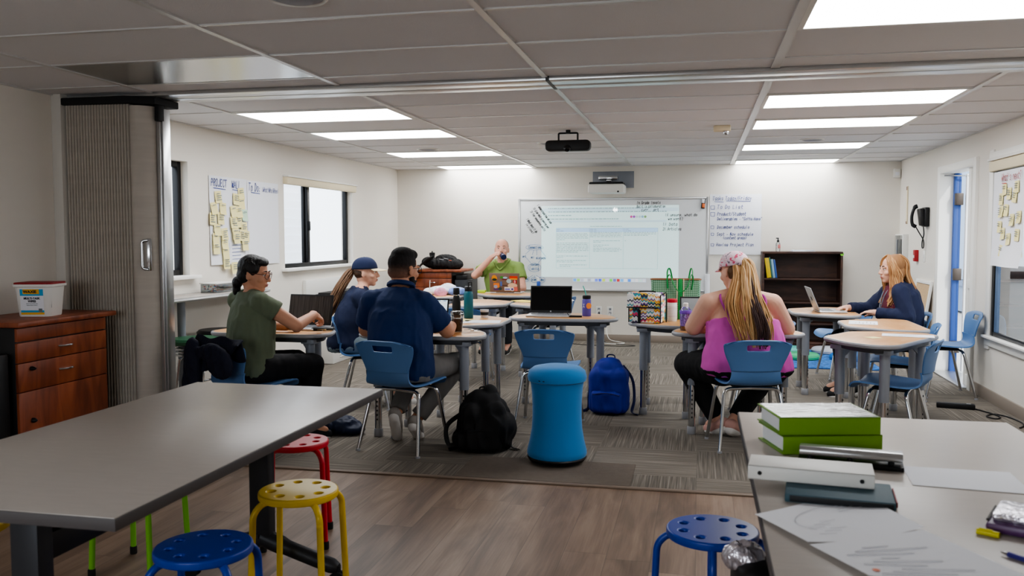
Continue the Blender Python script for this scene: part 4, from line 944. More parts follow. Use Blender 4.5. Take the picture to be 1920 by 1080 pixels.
bcs = [S(30, 60, 150), S(200, 40, 50), S(40, 140, 130), S(60, 40, 120), S(230, 120, 60), S(20, 120, 190)]
for k, c in enumerate(bcs):
    q = MB(); rn = random.Random(k)
    for i in range(12): q.lathe([(0, -.008), (.008, 0), (0, .008)], 8, c=(rn.uniform(-.05, .062), rn.uniform(-.12, .12), .014 + .018 * rn.randint(0, 2)))
    o = q.build('beads', mat(f'bead_{k}', c, .4), t); o['kind'] = 'stuff'
def cafe_stool(x, y, col, z, lb):
    t = thing('padded_stool', lb, 'stool', (x, y, 0))
    MB().lathe([(.17, z - .05), (.185, z - .04), (.187, z - .02), (.17, z - .004), (.1, z), (0, z)], 36).build('seat_cushion', mat('vinyl_' + lb[:5].strip(), col, .4), t)
    for q in range(3): MB().tube(arc((0, 0, z - .07 - q * .022), .175, 0, 2 * PI, 40)[:-1], .008, 8, closed=True).build('seat_ring', M['chrome'], t)
    for k in range(4):
        a = PI / 4 + k * PI / 2; MB().tube(fillet([(0, 0, z - .13), (.12 * math.cos(a), .12 * math.sin(a), z - .13), (.18 * math.cos(a), .18 * math.sin(a), .01)], .05), .012, 8).build('leg', M['chrome'], t)
    MB().tube(arc((0, 0, .2), .165, 0, 2 * PI, 40)[:-1], .009, 8, closed=True).build('foot_ring', M['chrome'], t)
cafe_stool(-3.60, 5.72, S(52, 98, 70), .61, 'green vinyl topped chrome stool by the folding partition')
cafe_stool(-3.68, 6.20, S(30, 30, 32), .62, 'black vinyl topped chrome stool under the tall counter')
t = thing('wall_heater', 'white and black wall heater unit under the window', 'heater', (XL, 8.9, 0))
MB().box((.02, -.15, .82), (.04, 1.1, .16), .004).build('casing', M['white'], t); bb = MB().box((.09, 0, .645), (.18, .84, .22), .008)
for k in range(7): bb.box((.182, 0, .57 + k * .026), (.01, .8, .008), .002)
bb.build('black_grille', M['black'], t); MB().box((.192, .05, .66), (.004, .02, .012)).build('badge', M['chrome'], t)
bb = MB().box((.1, 0, .27), (.2, .84, .53), .006)
for k in range(17): bb.box((.203, .06, .06 + k * .026), (.008, .62, .011), .002)
bb.build('louvred_cabinet', M['offwhite'], t)
# ------------------------------------------------------------------ people
def cap_(mb, p0, p1, r0, r1, seg=16, flat1=False, flat0=False):
    p0 = V(p0); p1 = V(p1); d = p1 - p0; Ln = d.length
    if Ln < 1e-6: d = V((0, 0, 1))
    q = d.normalized().to_track_quat('Z', 'Y').to_matrix().to_4x4(); prof = []
    if flat0: prof += [(1e-6, 0), (r0, 0)]
    else: prof += [(max(1e-6, r0 * math.sin(a)), -r0 * math.cos(a)) for a in [PI / 2 * i / 6 for i in range(7)]]
    if flat1: prof += [(r1, Ln), (1e-6, Ln)]
    else: prof += [(max(1e-6, r1 * math.cos(a)), Ln + r1 * math.sin(a)) for a in [PI / 2 * i / 6 for i in range(7)]]
    mb.lathe(prof, seg, T=Matrix.Translation(p0) @ q)
def ell_(mb, c, r, rot=None, T=None, n=14):
    A = Matrix.Translation(V(c)) @ (rot.to_4x4() if rot else Matrix.Identity(4)) @ Matrix.Diagonal((*r, 1))
    prof = [(max(1e-6, math.sin(PI * i / n)), -math.cos(PI * i / n)) for i in range(n + 1)]
    mb.lathe(prof, 20, T=(T @ A) if T is not None else A)
def loft_(mb, rings, seg=28, p=2.4):
    vs = []; fs = []; n = len(rings)
    for c, ax, ay in rings:
        for k in range(seg):
            a = 2 * PI * k / seg; ca, sa = math.cos(a), math.sin(a)
            vs.append(V(c) + V(ax) * math.copysign(abs(ca) ** (2 / p), ca) + V(ay) * math.copysign(abs(sa) ** (2 / p), sa))
    for i in range(n - 1):
        for k in range(seg): fs.append((i * seg + k, i * seg + (k + 1) % seg, (i + 1) * seg + (k + 1) % seg, (i + 1) * seg + k))
    fs.append(tuple(range(seg))[::-1]); fs.append(tuple((n - 1) * seg + k for k in range(seg)))
    mb.add(vs, fs)
def skin(mb, name, m, parent, voxel=.006, smooth=4, wrinkle=0, wf=14, wst=(1, 1, .35)):
    me = bpy.data.meshes.new(name); me.from_pydata(mb.v, [], mb.f)
    bm = bmesh.new(); bm.from_mesh(me); bmesh.ops.recalc_face_normals(bm, faces=bm.faces); bm.to_mesh(me); bm.free()
    o = bpy.data.objects.new(name, me); link(o)
    r = o.modifiers.new('r', 'REMESH'); r.mode = 'VOXEL'; r.voxel_size = voxel; r.use_smooth_shade = True
    if smooth: s = o.modifiers.new('s', 'SMOOTH'); s.factor = .5; s.iterations = smooth
    bake(o); me = o.data
    if wrinkle:
        n = len(me.vertices); co = np.empty(n * 3); me.vertices.foreach_get('co', co); nr = np.empty(n * 3); me.vertices.foreach_get('normal', nr)
        co = co.reshape(-1, 3); nr = nr.reshape(-1, 3)
        amp = np.array([noise.noise(V((x * wf * wst[0], y * wf * wst[1], z * wf * wst[2] + x * 6))) + .5 * noise.noise(V((x * wf * 2.1, y * wf * 2.1, z * wf * 1.2 - y * 9))) for x, y, z in co])
        ridge = 1 - 2 * np.abs(amp); co += nr * (ridge * wrinkle)[:, None]; me.vertices.foreach_set('co', co.ravel()); me.update()
    me.materials.clear(); me.materials.append(m); me.polygons.foreach_set('material_index', [0] * len(me.polygons)); me.polygons.foreach_set('use_smooth', [True] * len(me.polygons))
    if parent is not None:
        o.parent = parent; o.matrix_parent_inverse = parent.matrix_basis.inverted()
    return o
def plain(mb, name, m, parent, ang=50):
    o = mb.build(name, m, None, ang); o.parent = parent; o.matrix_parent_inverse = parent.matrix_basis.inverted(); return o
def hand_(mb, wrist, d, nrm, side, curl=.5, s=1., spread=.06, thumb=.7):
    """palm, four fingers and a thumb; d = pointing direction, nrm = back of the hand, side = +1 when the thumb lies on d x nrm"""
    w = V(wrist); d = V(d).normalized(); nrm = V(nrm); nrm = (nrm - d * nrm.dot(d)).normalized(); lat = d.cross(nrm).normalized() * side   # lat points to the thumb side
    pc = w + d * .045 * s
    rot = Matrix((lat, d, nrm)).transposed()
    ell_(mb, pc, (.04 * s, .052 * s, .0165 * s), rot)
    cap_(mb, w - d * .015, w + d * .03, .027 * s, .026 * s)
    for k, (off, ln) in enumerate(((.030, .92), (.0105, 1.0), (-.0095, .95), (-.029, .76))):
        p = w + d * (.082 - .004 * abs(k - 1.2)) * s + lat * off * s; dd = (d + lat * (1.2 - k) * spread).normalized(); n2 = nrm.copy(); ax = lat
        r = .0088 * s * (.9 if k == 3 else 1)
        cap_(mb, p - dd * .035 * s, p, r * 1.05, r * 1.05, 10)
        for L_, c in ((.042, .55), (.026, .8), (.02, .6)):
            a = c * curl * 1.5
            dd = (dd * math.cos(a) - n2 * math.sin(a)).normalized(); n2 = (n2 - dd * n2.dot(dd)).normalized()
            q = p + dd * L_ * ln * s; cap_(mb, p, q, r, r * .93, 10); p = q; r *= .93
    b0 = w + d * .022 * s + lat * .026 * s - nrm * .006 * s; td = (d * .62 + lat * .75 - nrm * (.1 + .5 * thumb)).normalized()
    b1 = b0 + td * .038 * s; td2 = (d * .9 + lat * .12 - nrm * (.15 + .55 * thumb)).normalized(); b2 = b1 + td2 * .03 * s; b3 = b2 + td2 * .022 * s
    cap_(mb, b0, b1, .0145 * s, .0115 * s, 10); cap_(mb, b1, b2, .0112 * s, .0105 * s, 10); cap_(mb, b2, b3, .0105 * s, .009 * s, 10)
HEADT = {}
def head_(mb, H, jaw=1., nose=1.):
    def e(c, r, rot=None): ell_(mb, c, r, rot, H)
    e((0, -.014, .034), (.076, .094, .084)); e((0, .012, -.012), (.070, .080, .082)); e((0, .034, -.046), (.056 * jaw, .055, .068))
    e((0, .058, -.096), (.028 * jaw, .024, .02)); e((0, -.022, -.05), (.056, .062, .055))
    for s in (-1, 1):
        e((s * .040, .058, -.030), (.024, .025, .022)); e((s * .032, .079, .019), (.026, .013, .009)); e((s * .0765, -.008, -.012), (.008, .020, .031), Euler((R(-8), 0, R(s * 16))).to_matrix()); e((s * .078, -.012, .006), (.007, .016, .012))
        e((s * .010, .098, -.034), (.010, .011, .008))
    cap_(mb, H @ V((0, .086, .008)), H @ V((0, .106 + .006 * (nose - 1), -.030)), .0085, .0115 * nose, 12)
    e((0, .086, -.059), (.023, .012, .0065)); e((0, .084, -.071), (.020, .012, .0075))
def eyes_(t, H, iris=S(70, 50, 38)):
    for s in (-1, 1):
        b = MB(); ell_(b, (s * .031, .0735, .003), (.0135, .0125, .0095), None, H); o = plain(b, 'eye', mat('eye_white', S(226, 222, 216), .3), t)
        b = MB(); ell_(b, (s * .031, .0845, .003), (.006, .0032, .006), None, H); plain(b, 'iris', mat('iris', iris, .3), t)
        b = MB(); b.tube([H @ V((s * .016, .0885, .024)), H @ V((s * .033, .0895, .030)), H @ V((s * .05, .078, .026))], [.0032, .0042, .002], 8); plain(b, 'eyebrow', mat('eyebrow', S(60, 44, 34), .9), t)
    b = MB(); ell_(b, (0, .0935, -.0605), (.021, .0055, .0042), None, H); ell_(b, (0, .0915, -.0695), (.018, .0058, .005), None, H); plain(b, 'lips', mat('lips', S(178, 104, 96), .5), t)
def glasses_(t, H, m):
    b = MB()
    for s in (-1, 1):
        c = V((s * .033, .102, .0)); b.tube([H @ (c + V((.027 * math.cos(a) , -.008 * abs(math.cos(a)) * (math.cos(a) * s > 0), .021 * math.sin(a)))) for a in [2 * PI * k / 20 for k in range(20)]], .0022, 6, closed=True)
        b.tube([H @ V((s * .059, .096, .006)), H @ V((s * .078, .05, .008)), H @ V((s * .081, -.01, .004)), H @ V((s * .08, -.03, -.012))], .0022, 6)
    b.tube([H @ V((-.008, .104, .004)), H @ V((0, .107, .007)), H @ V((.008, .104, .004))], .002, 6)
    plain(b, 'glasses', m, t)
def strands_(mb, path, rad, n, r0, rnd, mi=None, wob=.006, flat=1., ax=None, tip=.4, lenv=.15):
    """n hair strands following a path; rad = list of bundle radii along the path"""
    P = spline(path, 7); m = len(P); up = V((0, 0, 1))
    RR = [x.x for x in spline([(q, 0, 0) for q in rad], 7)]
    for k in range(n):
        a = rnd.uniform(0, 2 * PI); q = math.sqrt(rnd.random()); ph = rnd.uniform(0, 6); f = rnd.uniform(.5, 1.1); L_ = int(m * rnd.uniform(1 - lenv, 1)); pts = []
        for i in range(max(L_, 4)):
            d = (P[min(i + 1, m - 1)] - P[max(i - 1, 0)]).normalized(); x = (ax if ax else d.orthogonal()); x = (V(x) - d * V(x).dot(d)).normalized(); y = d.cross(x); rr = RR[min(i, len(RR) - 1)]
            w = wob * math.sin(ph + i * f * .45) * min(1, i / 8)
            pts.append(P[i] + x * (rr * q * math.cos(a) + w) + y * (rr * flat * q * math.sin(a) + w * .6))
        N_ = len(pts); mb.tube(pts, [r0 * (1 - (1 - tip) * (i / N_) ** 2) for i in range(N_)], 5, mi=(mi(a, q) if callable(mi) else (mi or 0)))
def hmat(loc, yaw, pitch=0, roll=0, s=1.):   # yaw 0 = facing +y
    return Matrix.Translation(V(loc)) @ Euler((R(pitch), R(roll), R(yaw)), 'YXZ').to_matrix().to_4x4() @ Matrix.Diagonal((s, s, s, 1))
def mskin(name, c, c2=.04): return mat(name, c, .55, bump=.03, bscale=180, var=c2, vscale=9)
def person(label, base, rz, spec, skinm, shirt, pants, shoes, sleeve, pantlen='long'):
    t = thing('person', label, 'person', (base[0], base[1], 0))
    Rz = Matrix.Translation((base[0], base[1], 0)) @ Matrix.Rotation(R(rz), 4, 'Z')
    W = lambda p: Rz @ V(p)
    J = {k: W(v) for k, v in spec['J'].items()}; rt = (Rz.to_3x3() @ V((1, 0, 0))); fw = (Rz.to_3x3() @ V((0, 1, 0)))
    k_ = spec.get('k', 1.); D = spec['D']    # D: ring list (t along spine, half width, half depth, fwd shift)
    sh = (J['sR'] - J['sL']).normalized(); spine = [J['pelvis'] - V((0, 0, .08)), J['pelvis'], J['waist'], J['chest'], J['neck']]
    SP = lambda u: spline(spine, 10)[min(40, max(0, int(round(u * 40))))]
    def rings(infl, u0=0, u1=1., f0=1.):
        out = []
        us = [d[0] for d in D]; n = 16
        for i in range(n + 1):
            u = u0 + (u1 - u0) * i / n
            for a, b_ in zip(D, D[1:]):
                if a[0] <= u <= b_[0] + 1e-6: f = (u - a[0]) / (b_[0] - a[0]); break
            f = f * f * (3 - 2 * f) if True else f
            w = a[1] * (1 - f) + b_[1] * f; dp = a[2] * (1 - f) + b_[2] * f; sf = a[3] * (1 - f) + b_[3] * f
            l = rt.lerp(sh, min(1, max(0, (u - .25) / .5))).normalized(); up_ = (SP(min(1, u + .05)) - SP(max(0, u - .05))).normalized(); fd = up_.cross(l).normalized()
            out.append((SP(u) + fd * sf, l * (w + infl), fd * (dp + infl)))
        return out
    H = hmat(W(spec['head'][0]), rz + spec['head'][1], spec['head'][2], spec['head'][3] if len(spec['head']) > 3 else 0, spec.get('hs', 1.))
    b = MB(); head_(b, H, spec.get('jaw', 1.))
    cap_(b, J['neck'] - V((0, 0, .03)), H @ V((0, -.02, -.07)), .056 * spec.get('nk', 1.), .052 * spec.get('nk', 1.))
    loft_(b, rings(-.010))
    ua, el, wr_ = spec.get('arm', (.05, .041, .029))
    for s, q in (('R', 1), ('L', -1)):
        cap_(b, J['s' + s], J['e' + s], ua, el); cap_(b, J['e' + s], J['w' + s], el * .98, wr_)
        cap_(b, J['neck'] - V((0, 0, .02)), J['s' + s], .045, ua * .98)
        hs = spec['hand' + s]; d = Rz.to_3x3() @ V(hs[0]); nn = Rz.to_3x3() @ V(hs[1]); hand_(b, J['w' + s], d, nn, hs[2], hs[3], spec.get('hk', .95), thumb=hs[4] if len(hs) > 4 else .6)
        th, kn, an = spec.get('leg', (.078, .056, .038))
        cap_(b, J['h' + s], J['k' + s], th, kn); cap_(b, J['k' + s], J['a' + s], kn * .95, an)
        cap_(b, J['a' + s], J['a' + s] + (J['t' + s] - J['a' + s]) * .8, an * .95, .028)
    skin(b, 'body', skinm, t, .0055, 3)
    # shirt
    if shirt:
        b = MB(); u0, u1 = spec.get('shirtU', (.0, .97)); loft_(b, rings(spec.get('fit', .012), u0, u1))
        if sleeve:
            for s in 'RL':
                e = J['s' + s].lerp(J['e' + s], sleeve); dd = (J['e' + s] - J['s' + s]).normalized(); cap_(b, J['s' + s], e, ua + .016, (ua * (1 - sleeve) + el * sleeve) + spec.get('slf', .017), flat1=True)
                if sleeve >= 1: cap_(b, J['e' + s], J['e' + s].lerp(J['w' + s], spec.get('cuff', .9)), el + .017, wr_ + .014, flat1=True)
                cap_(b, J['neck'] - V((0, 0, .035)), J['s' + s], .05, ua + .014)
        skin(b, spec.get('shirtname', 'shirt'), shirt, t, .008, 3, spec.get('wr', .004), spec.get('wf', 13))
    b = MB(); loft_(b, rings(.014, 0, spec.get('pantU', .16)))
    for s in 'RL':
        cap_(b, J['h' + s], J['k' + s], th + .016, kn + (.02 if pantlen == 'shorts' else .014), flat1=(pantlen == 'shorts'))
        if pantlen != 'shorts': cap_(b, J['k' + s], J['k' + s].lerp(J['a' + s], .93), kn + .011, an + .016, flat1=True)
    skin(b, 'shorts' if pantlen == 'shorts' else 'trousers', pants, t, .009, 3, .004, 12)
    for s in 'RL':
        b = MB(); a = J['a' + s]; to = J['t' + s]; d = (to - a); d.normalize(); side = d.cross(V((0, 0, 1))).normalized() if abs(d.z) < .95 else rt; dn = d.cross(side).normalized(); dn = dn if dn.z < 0 else -dn
        heel = a - d * .045 + dn * .035
        cap_(b, heel + dn * .0, a + dn * .03 + d * .06, .042, .044); cap_(b, a + dn * .035 + d * .06, to + dn * .018, .044, .032); cap_(b, a, a + dn * .02, .045, .045, flat0=True)
        sh_o = skin(b, 'shoe', shoes, t, .008, 3)
        b = MB(); cap_(b, heel + dn * .038, to + dn * .05, .034, .036); 
        o2 = skin(b, 'sole', mat('shoe_sole', S(206, 202, 198), .7), sh_o, .009, 2)
    return t, J, H, W, rings
skinA = mskin('skin_tan', S(196, 142, 112)); skinB = mskin('skin_light', S(222, 172, 148)); skinC = mskin('skin_warm', S(204, 150, 122)); skinD = mskin('skin_rosy', S(216, 160, 138))
black_hair = mat('black_hair', S(24, 20, 20), .45, bump=.5, bscale=70, stretch=(3, 3, .6)); brown_hair = mat('brown_hair', S(86, 62, 46), .5, bump=.5, bscale=60, stretch=(4, 4, .6))
def fabric(n, c, v=.06): return mat(n, c, .85, bump=.25, bscale=420, var=v, vscale=5)

# --- man in the navy polo
Jn = dict(pelvis=(0, 0, .52), waist=(0, .0, .66), chest=(-.02, .06, .84), neck=(-.035, .13, 1.015), sR=(.135, .08, .92), sL=(-.215, .07, .925), eR=(.255, .18, .735), eL=(-.30, .17, .735), wR=(.225, .39, .745), wL=(-.14, .39, .745),
          hR=(.105, .02, .50), hL=(-.105, .02, .50), kR=(.28, .38, .50), kL=(-.02, .40, .50), aR=(.03, .20, .14), aL=(-.08, .12, .19), tR=(.02, .32, .05), tL=(-.10, .22, .06))
t, J, H, W, rg = person('man in a navy polo shirt and glasses seen from behind, working at a laptop', (-1.845, 5.215), 0,
    dict(J=Jn, D=[(0, .19, .135, 0), (.2, .20, .145, 0), (.45, .19, .14, .0), (.68, .19, .135, 0), (.82, .17, .115, 0), (.93, .095, .08, 0), (1, .06, .06, 0)], head=((-.035, .175, 1.135), -28, -6), jaw=1.08, nk=1.15, arm=(.062, .05, .033),
         handR=((-.35, .9, -.05), (.2, .1, 1), -1, .5), handL=((.35, .9, -.05), (-.2, .1, 1), 1, .5), fit=.016, shirtU=(.04, .95), hs=1.06, slf=.024, wr=.005),
    skinA, fabric('navy_polo', S(22, 46, 92)), fabric('grey_trousers', S(116, 114, 112)), mat('grey_sneaker', S(150, 144, 138), .8), .78)
fade = bpy.data.materials.new('short_hair_fade'); N, L = nodes_of(fade); tc = N.new('ShaderNodeTexCoord'); sp = N.new('ShaderNodeSeparateXYZ'); L.new(tc.outputs['Generated'], sp.inputs[0])
nz = N.new('ShaderNodeTexNoise'); nz.inputs['Scale'].default_value = 90; L.new(tc.outputs['Object'], nz.inputs['Vector'])
L.new(ramp(N, L, math_node(N, L, 'ADD', sp.outputs[2], math_node(N, L, 'MULTIPLY', math_node(N, L, 'SUBTRACT', nz.outputs['Fac'], .5), .12)), [(.06, S(150, 106, 84)), (.30, S(92, 66, 54)), (.50, S(34, 27, 26)), (.75, S(19, 16, 16))]), N['Principled BSDF'].inputs['Base Color']); N['Principled BSDF'].inputs['Roughness'].default_value = .85
mat('short_black_hair', S(20, 17, 17), .8, bump=.6, bscale=300)
b = MB(); ell_(b, (0, -.018, .034), (.0785, .0935, .086), None, H); ell_(b, (0, -.034, -.022), (.0715, .074, .052), None, H); ell_(b, (0, -.012, .080), (.070, .083, .055), None, H); ell_(b, (0, .034, .090), (.058, .050, .036), None, H); skin(b, 'hair', fade, t, .005, 3, .0015, 90)
b = MB(); ell_(b, (0, .032, -.078), (.061, .058, .046), None, H); ell_(b, (0, .02, -.052), (.0665, .052, .036), None, H); skin(b, 'beard', MATS['short_black_hair'], t, .006, 3)
eyes_(t, H); glasses_(t, H, M['blackm'])
b = MB(); c = W((-.035, .125, 1.02)); b.tube([c + V((.072 * math.cos(a), .066 * math.sin(a), .016 - .02 * math.sin(a))) for a in [2 * PI * k / 24 for k in range(24)]], .017, 8, closed=True, flat=1.6); plain(b, 'collar', MATS['navy_polo'], t)

# --- woman in the pink top
Jp = dict(pelvis=(0, 0, .53), waist=(-.01, .02, .67), chest=(-.03, .07, .82), neck=(-.05, .115, .995), sR=(.165, .075, .905), sL=(-.245, .075, .905), eR=(.285, .19, .735), eL=(-.325, .16, .745), wR=(.12, .37, .735), wL=(-.13, .36, .735),
          hR=(.14, .04, .50), hL=(-.14, .04, .50), kR=(.26, .40, .49), kL=(-.34, .33, .47), aR=(-.04, .22, .10), aL=(-.14, .26, .10), tR=(.03, .33, .04), tL=(-.20, .36, .04))
t, J, H, W, rg = person('woman in a pink tank top and floral cap with long blonde ponytail', (.315, 5.765), 8,
    dict(J=Jp, D=[(0, .25, .15, .03), (.15, .285, .17, .03), (.32, .275, .165, .03), (.5, .24, .155, .02), (.68, .225, .145, 0.01), (.82, .19, .12, 0), (.93, .09, .08, 0), (1, .06, .06, 0)], head=((-.07, .155, 1.115), 30, -14), arm=(.07, .058, .034), leg=(.115, .078, .046), nk=1.05,
         handR=((-.6, .8, 0), (.1, .1, 1), -1, .5), handL=((.6, .8, 0), (-.1, .1, 1), 1, .5), fit=.009, shirtU=(.02, .69), shirtname='tank_top', wr=.005, wf=11, pantU=.14),
    skinB, fabric('pink_jersey', S(214, 92, 184), .1), fabric('black_leggings', S(18, 18, 20)), mat('pink_slip_on', S(206, 160, 150), .8), 0)
for s in (-1, 1):
    b = MB(); b.tube(spline([W((s * .10 - .03, -.075, .83)), W((s * .14 - .035, -.02, .925)), W((s * .13 - .04, .06, .965)), W((s * .10 - .04, .18, .90))], 6), .0065, 8, flat=1.4); plain(b, 'strap', mat('purple_strap', S(170, 60, 150), .7), t)
floral = bpy.data.materials.new('floral_cotton'); N, L = nodes_of(floral); tc = N.new('ShaderNodeTexCoord'); vo = N.new('ShaderNodeTexNoise'); vo.inputs['Scale'].default_value = 22; vo.inputs['Detail'].default_value = 3; vo.inputs['Distortion'].default_value = 1.5; L.new(tc.outputs['Object'], vo.inputs['Vector'])
L.new(ramp(N, L, vo.outputs['Fac'], [(.34, S(120, 110, 122)), (.4, S(228, 198, 210)), (.56, S(234, 212, 220)), (.62, S(216, 96, 128)), (.7, S(206, 78, 112))]), N['Principled BSDF'].inputs['Base Color']); N['Principled BSDF'].inputs['Roughness'].default_value = .85
def cap_hat(t, H, m, mv, tilt=0, brim=.075, brimw=.075, name='baseball_cap', hgt=1.):
    b = MB(); T = H @ Matrix.Rotation(R(tilt), 4, 'X'); n, mseg = 12, 36; vs = []; fs = []
    for i in range(n + 1):
        ph = (PI / 2) * (1 - i / n)
        for k in range(mseg):
            a = 2 * PI * k / mseg; vs.append(T @ V((.087 * math.sin(ph) ** .8 * math.cos(a), -.012 + .107 * math.sin(ph) ** .8 * math.sin(a), .030 + .098 * hgt * math.cos(ph))))
    for i in range(n):
        for k in range(mseg): fs.append((i * mseg + k, i * mseg + (k + 1) % mseg, (i + 1) * mseg + (k + 1) % mseg, (i + 1) * mseg + k))
    b.add(vs, fs); o = plain(b, name, m, t, 60)
    md = o.modifiers.new('s', 'SOLIDIFY'); md.thickness = .004; md.offset = 1; bake(o)
    def g(u, v):
        a = PI * (.17 + .66 * u); e = brim * v * math.sin(PI * (.06 + .88 * u)) ** .55
        return T @ V((.087 * math.cos(a) * (1 - .05 * v), -.012 + .107 * math.sin(a) + e, .032 - .22 * e - .55 * (.087 * math.cos(a)) ** 2 * v * 4))
    b = MB(); b.grid(g, 18, 6, thick=.005); o2 = plain(b, 'visor', mv, t, 60)
    b = MB(); ell_(b, (0, -.012, .03 + .1 * hgt), (.008, .008, .004), None, T); plain(b, 'cap_button', m, t)
    return T
cap_hat(t, H, floral, floral, 6, .07)
eyes_(t, H)
rn = random.Random(5); blonde = [mat('blonde_a', S(206, 168, 118), .5), mat('blonde_b', S(176, 132, 84), .5), mat('dark_underlayer', S(62, 38, 34), .55)]
b = MB(); ell_(b, (0, -.04, .0), (.074, .07, .07), None, H); ell_(b, (0, -.03, -.03), (.066, .06, .05), None, H); o = skin(b, 'hair', mat('dark_blonde', S(120, 88, 60), .55, bump=.5, bscale=60, stretch=(4, 4, .6)), t, .006, 3)
hb = MB(); root = H @ V((0, -.112, .045)); bk = W((.0, -.155, .9))
pt = [H @ V((0, -.07, .07)), root, H @ V((.0, -.145, -.02)), W((.0, -.135, .94)), W((.03, -.20, .78)), W((.045, -.215, .65))]
strands_(hb, pt, [.02, .026, .04, .066, .085, .07], 150, .0062, rn, mi=lambda a, q: rn.choice([0, 0, 1]), wob=.008, flat=.45, ax=W((1, 0, 0)) - W((0, 0, 0)), lenv=.22)
strands_(hb, [root, H @ V((0, -.15, -.03)), W((.01, -.165, .93)), W((.04, -.25, .78)), W((.045, -.255, .64))], [.012, .02, .03, .04, .03], 46, .006, rn, mi=2, wob=.006, flat=.35, ax=W((1, 0, 0)) - W((0, 0, 0)), lenv=.2)
strands_(hb, [H @ V((-.05, -.09, .02)), H @ V((-.07, -.11, -.06)), W((-.12, -.10, .92)), W((-.085, -.19, .76)), W((-.06, -.205, .66))], [.02, .03, .04, .045, .03], 50, .006, rn, mi=lambda a, q: rn.choice([0, 1, 1]), wob=.008, flat=.5, ax=W((1, 0, 0)) - W((0, 0, 0)), lenv=.3)
plain(hb, 'ponytail', blonde, t, 80)

# --- woman in the olive shirt
Jg = dict(pelvis=(-.01, 0, .53), waist=(-.03, .01, .68), chest=(-.06, .03, .84), neck=(-.10, .045, 1.0), sR=(.075, .05, .925), sL=(-.265, -.0, .925), eR=(.145, .255, .775), eL=(-.33, .14, .755), wR=(-.015, .43, .825), wL=(-.215, .30, .735),
          hR=(.10, .04, .50), hL=(-.10, .04, .50), kR=(.03, .40, .50), kL=(-.20, .37, .50), aR=(.02, .36, .09), aL=(-.2, .3, .09), tR=(.04, .5, .04), tL=(-.2, .45, .04))
t, J, H, W, rg = person('woman in an olive short-sleeved shirt and glasses with black hair in a low bun', (-2.80, 5.06), -45,
    dict(J=Jg, D=[(0, .18, .14, 0), (.2, .19, .15, 0), (.42, .165, .125, 0), (.66, .175, .12, 0), (.82, .16, .10, 0), (.93, .08, .07, 0), (1, .052, .052, 0)], head=((-.105, .065, 1.105), -38, -8), arm=(.05, .042, .028), leg=(.085, .06, .04), nk=.88, hk=.88, hs=.98,
         handR=((-.35, .85, -.45), (.2, .5, .8), -1, .9, .9), handL=((.5, .8, .1), (-.3, .2, .9), 1, 1.0, .8), fit=.014, shirtU=(.08, .94), wr=.005, slf=.024),
    skinC, fabric('olive_shirt', S(104, 114, 92), .08), fabric('black_trousers', S(20, 20, 24)), mat('black_shoe', S(26, 26, 28), .7), .42)
b = MB(); ell_(b, (0, -.024, .038), (.083, .096, .088), None, H); ell_(b, (0, -.05, -.012), (.074, .068, .07), None, H); ell_(b, (0, .035, .082), (.062, .046, .034), None, H); ell_(b, (.068, -.002, .035), (.018, .05, .045), None, H); ell_(b, (-.068, -.002, .035), (.018, .05, .045), None, H)
ell_(b, (-.01, -.115, -.075), (.038, .034, .04), None, H); ell_(b, (-.02, -.118, -.125), (.03, .026, .04), None, H); skin(b, 'hair', black_hair, t, .006, 3, .0025, 40)
eyes_(t, H); glasses_(t, H, mat('brown_glasses', S(92, 50, 40), .4))

# --- woman in the navy cap
Jc = dict(pelvis=(0, 0, .52), waist=(0, .02, .65), chest=(-.03, .07, .79), neck=(-.06, .12, .945), sR=(.11, .10, .865), sL=(-.22, .08, .865), eR=(.19, .24, .70), eL=(-.27, .22, .71), wR=(.06, .42, .735), wL=(-.12, .42, .735),
          hR=(.1, .04, .49), hL=(-.1, .04, .49), kR=(.12, .42, .48), kL=(-.1, .42, .48), aR=(.1, .38, .09), aL=(-.1, .38, .09), tR=(.1, .52, .04), tL=(-.1, .52, .04))
t, J, H, W, rg = person('woman in a navy cap with tan visor and long brown ponytail, in profile', (-2.745, 6.50), -70,
    dict(J=Jc, D=[(0, .18, .14, 0), (.2, .19, .15, 0), (.42, .165, .125, 0), (.66, .17, .12, 0), (.82, .155, .10, 0), (.93, .08, .07, 0), (1, .05, .05, 0)], head=((-.085, .15, 1.055), -8, 0), arm=(.047, .04, .027), nk=.86, hk=.86, hs=.95,
         handR=((-.4, .9, 0), (0, 0, 1), -1, .5), handL=((.4, .9, 0), (0, 0, 1), 1, .5), fit=.013, shirtU=(.06, .95), wr=.005, slf=.022),
    skinB, fabric('navy_tee', S(26, 36, 66)), fabric('grey_shorts', S(112, 126, 134)), mat('white_shoe', S(200, 198, 194), .7), .6, 'shorts')
navyc = fabric('navy_cap', S(24, 36, 70)); cap_hat(t, H, navyc, mat('tan_visor', S(214, 196, 160), .8), 2, .085)
eyes_(t, H)
b = MB(); ell_(b, (0, -.042, .0), (.072, .066, .062), None, H); ell_(b, (.062, -.016, -.005), (.016, .03, .035), None, H); ell_(b, (-.062, -.016, -.005), (.016, .03, .035), None, H); skin(b, 'hair', brown_hair, t, .006, 3)
hb = MB(); rn = random.Random(9); strands_(hb, [H @ V((0, -.09, .03)), H @ V((0, -.135, .0)), W((-.05, -.06, .93)), W((-.03, -.13, .79)), W((-.0, -.20, .68)), W((.02, -.235, .615))], [.02, .026, .038, .045, .04, .022], 120, .0055, rn, mi=lambda a, q: rn.choice([0, 0, 1]), wob=.006, lenv=.12)
plain(hb, 'ponytail', [mat('brown_strand', S(112, 84, 62), .5), mat('light_brown_strand', S(146, 114, 86), .5)], t, 80)

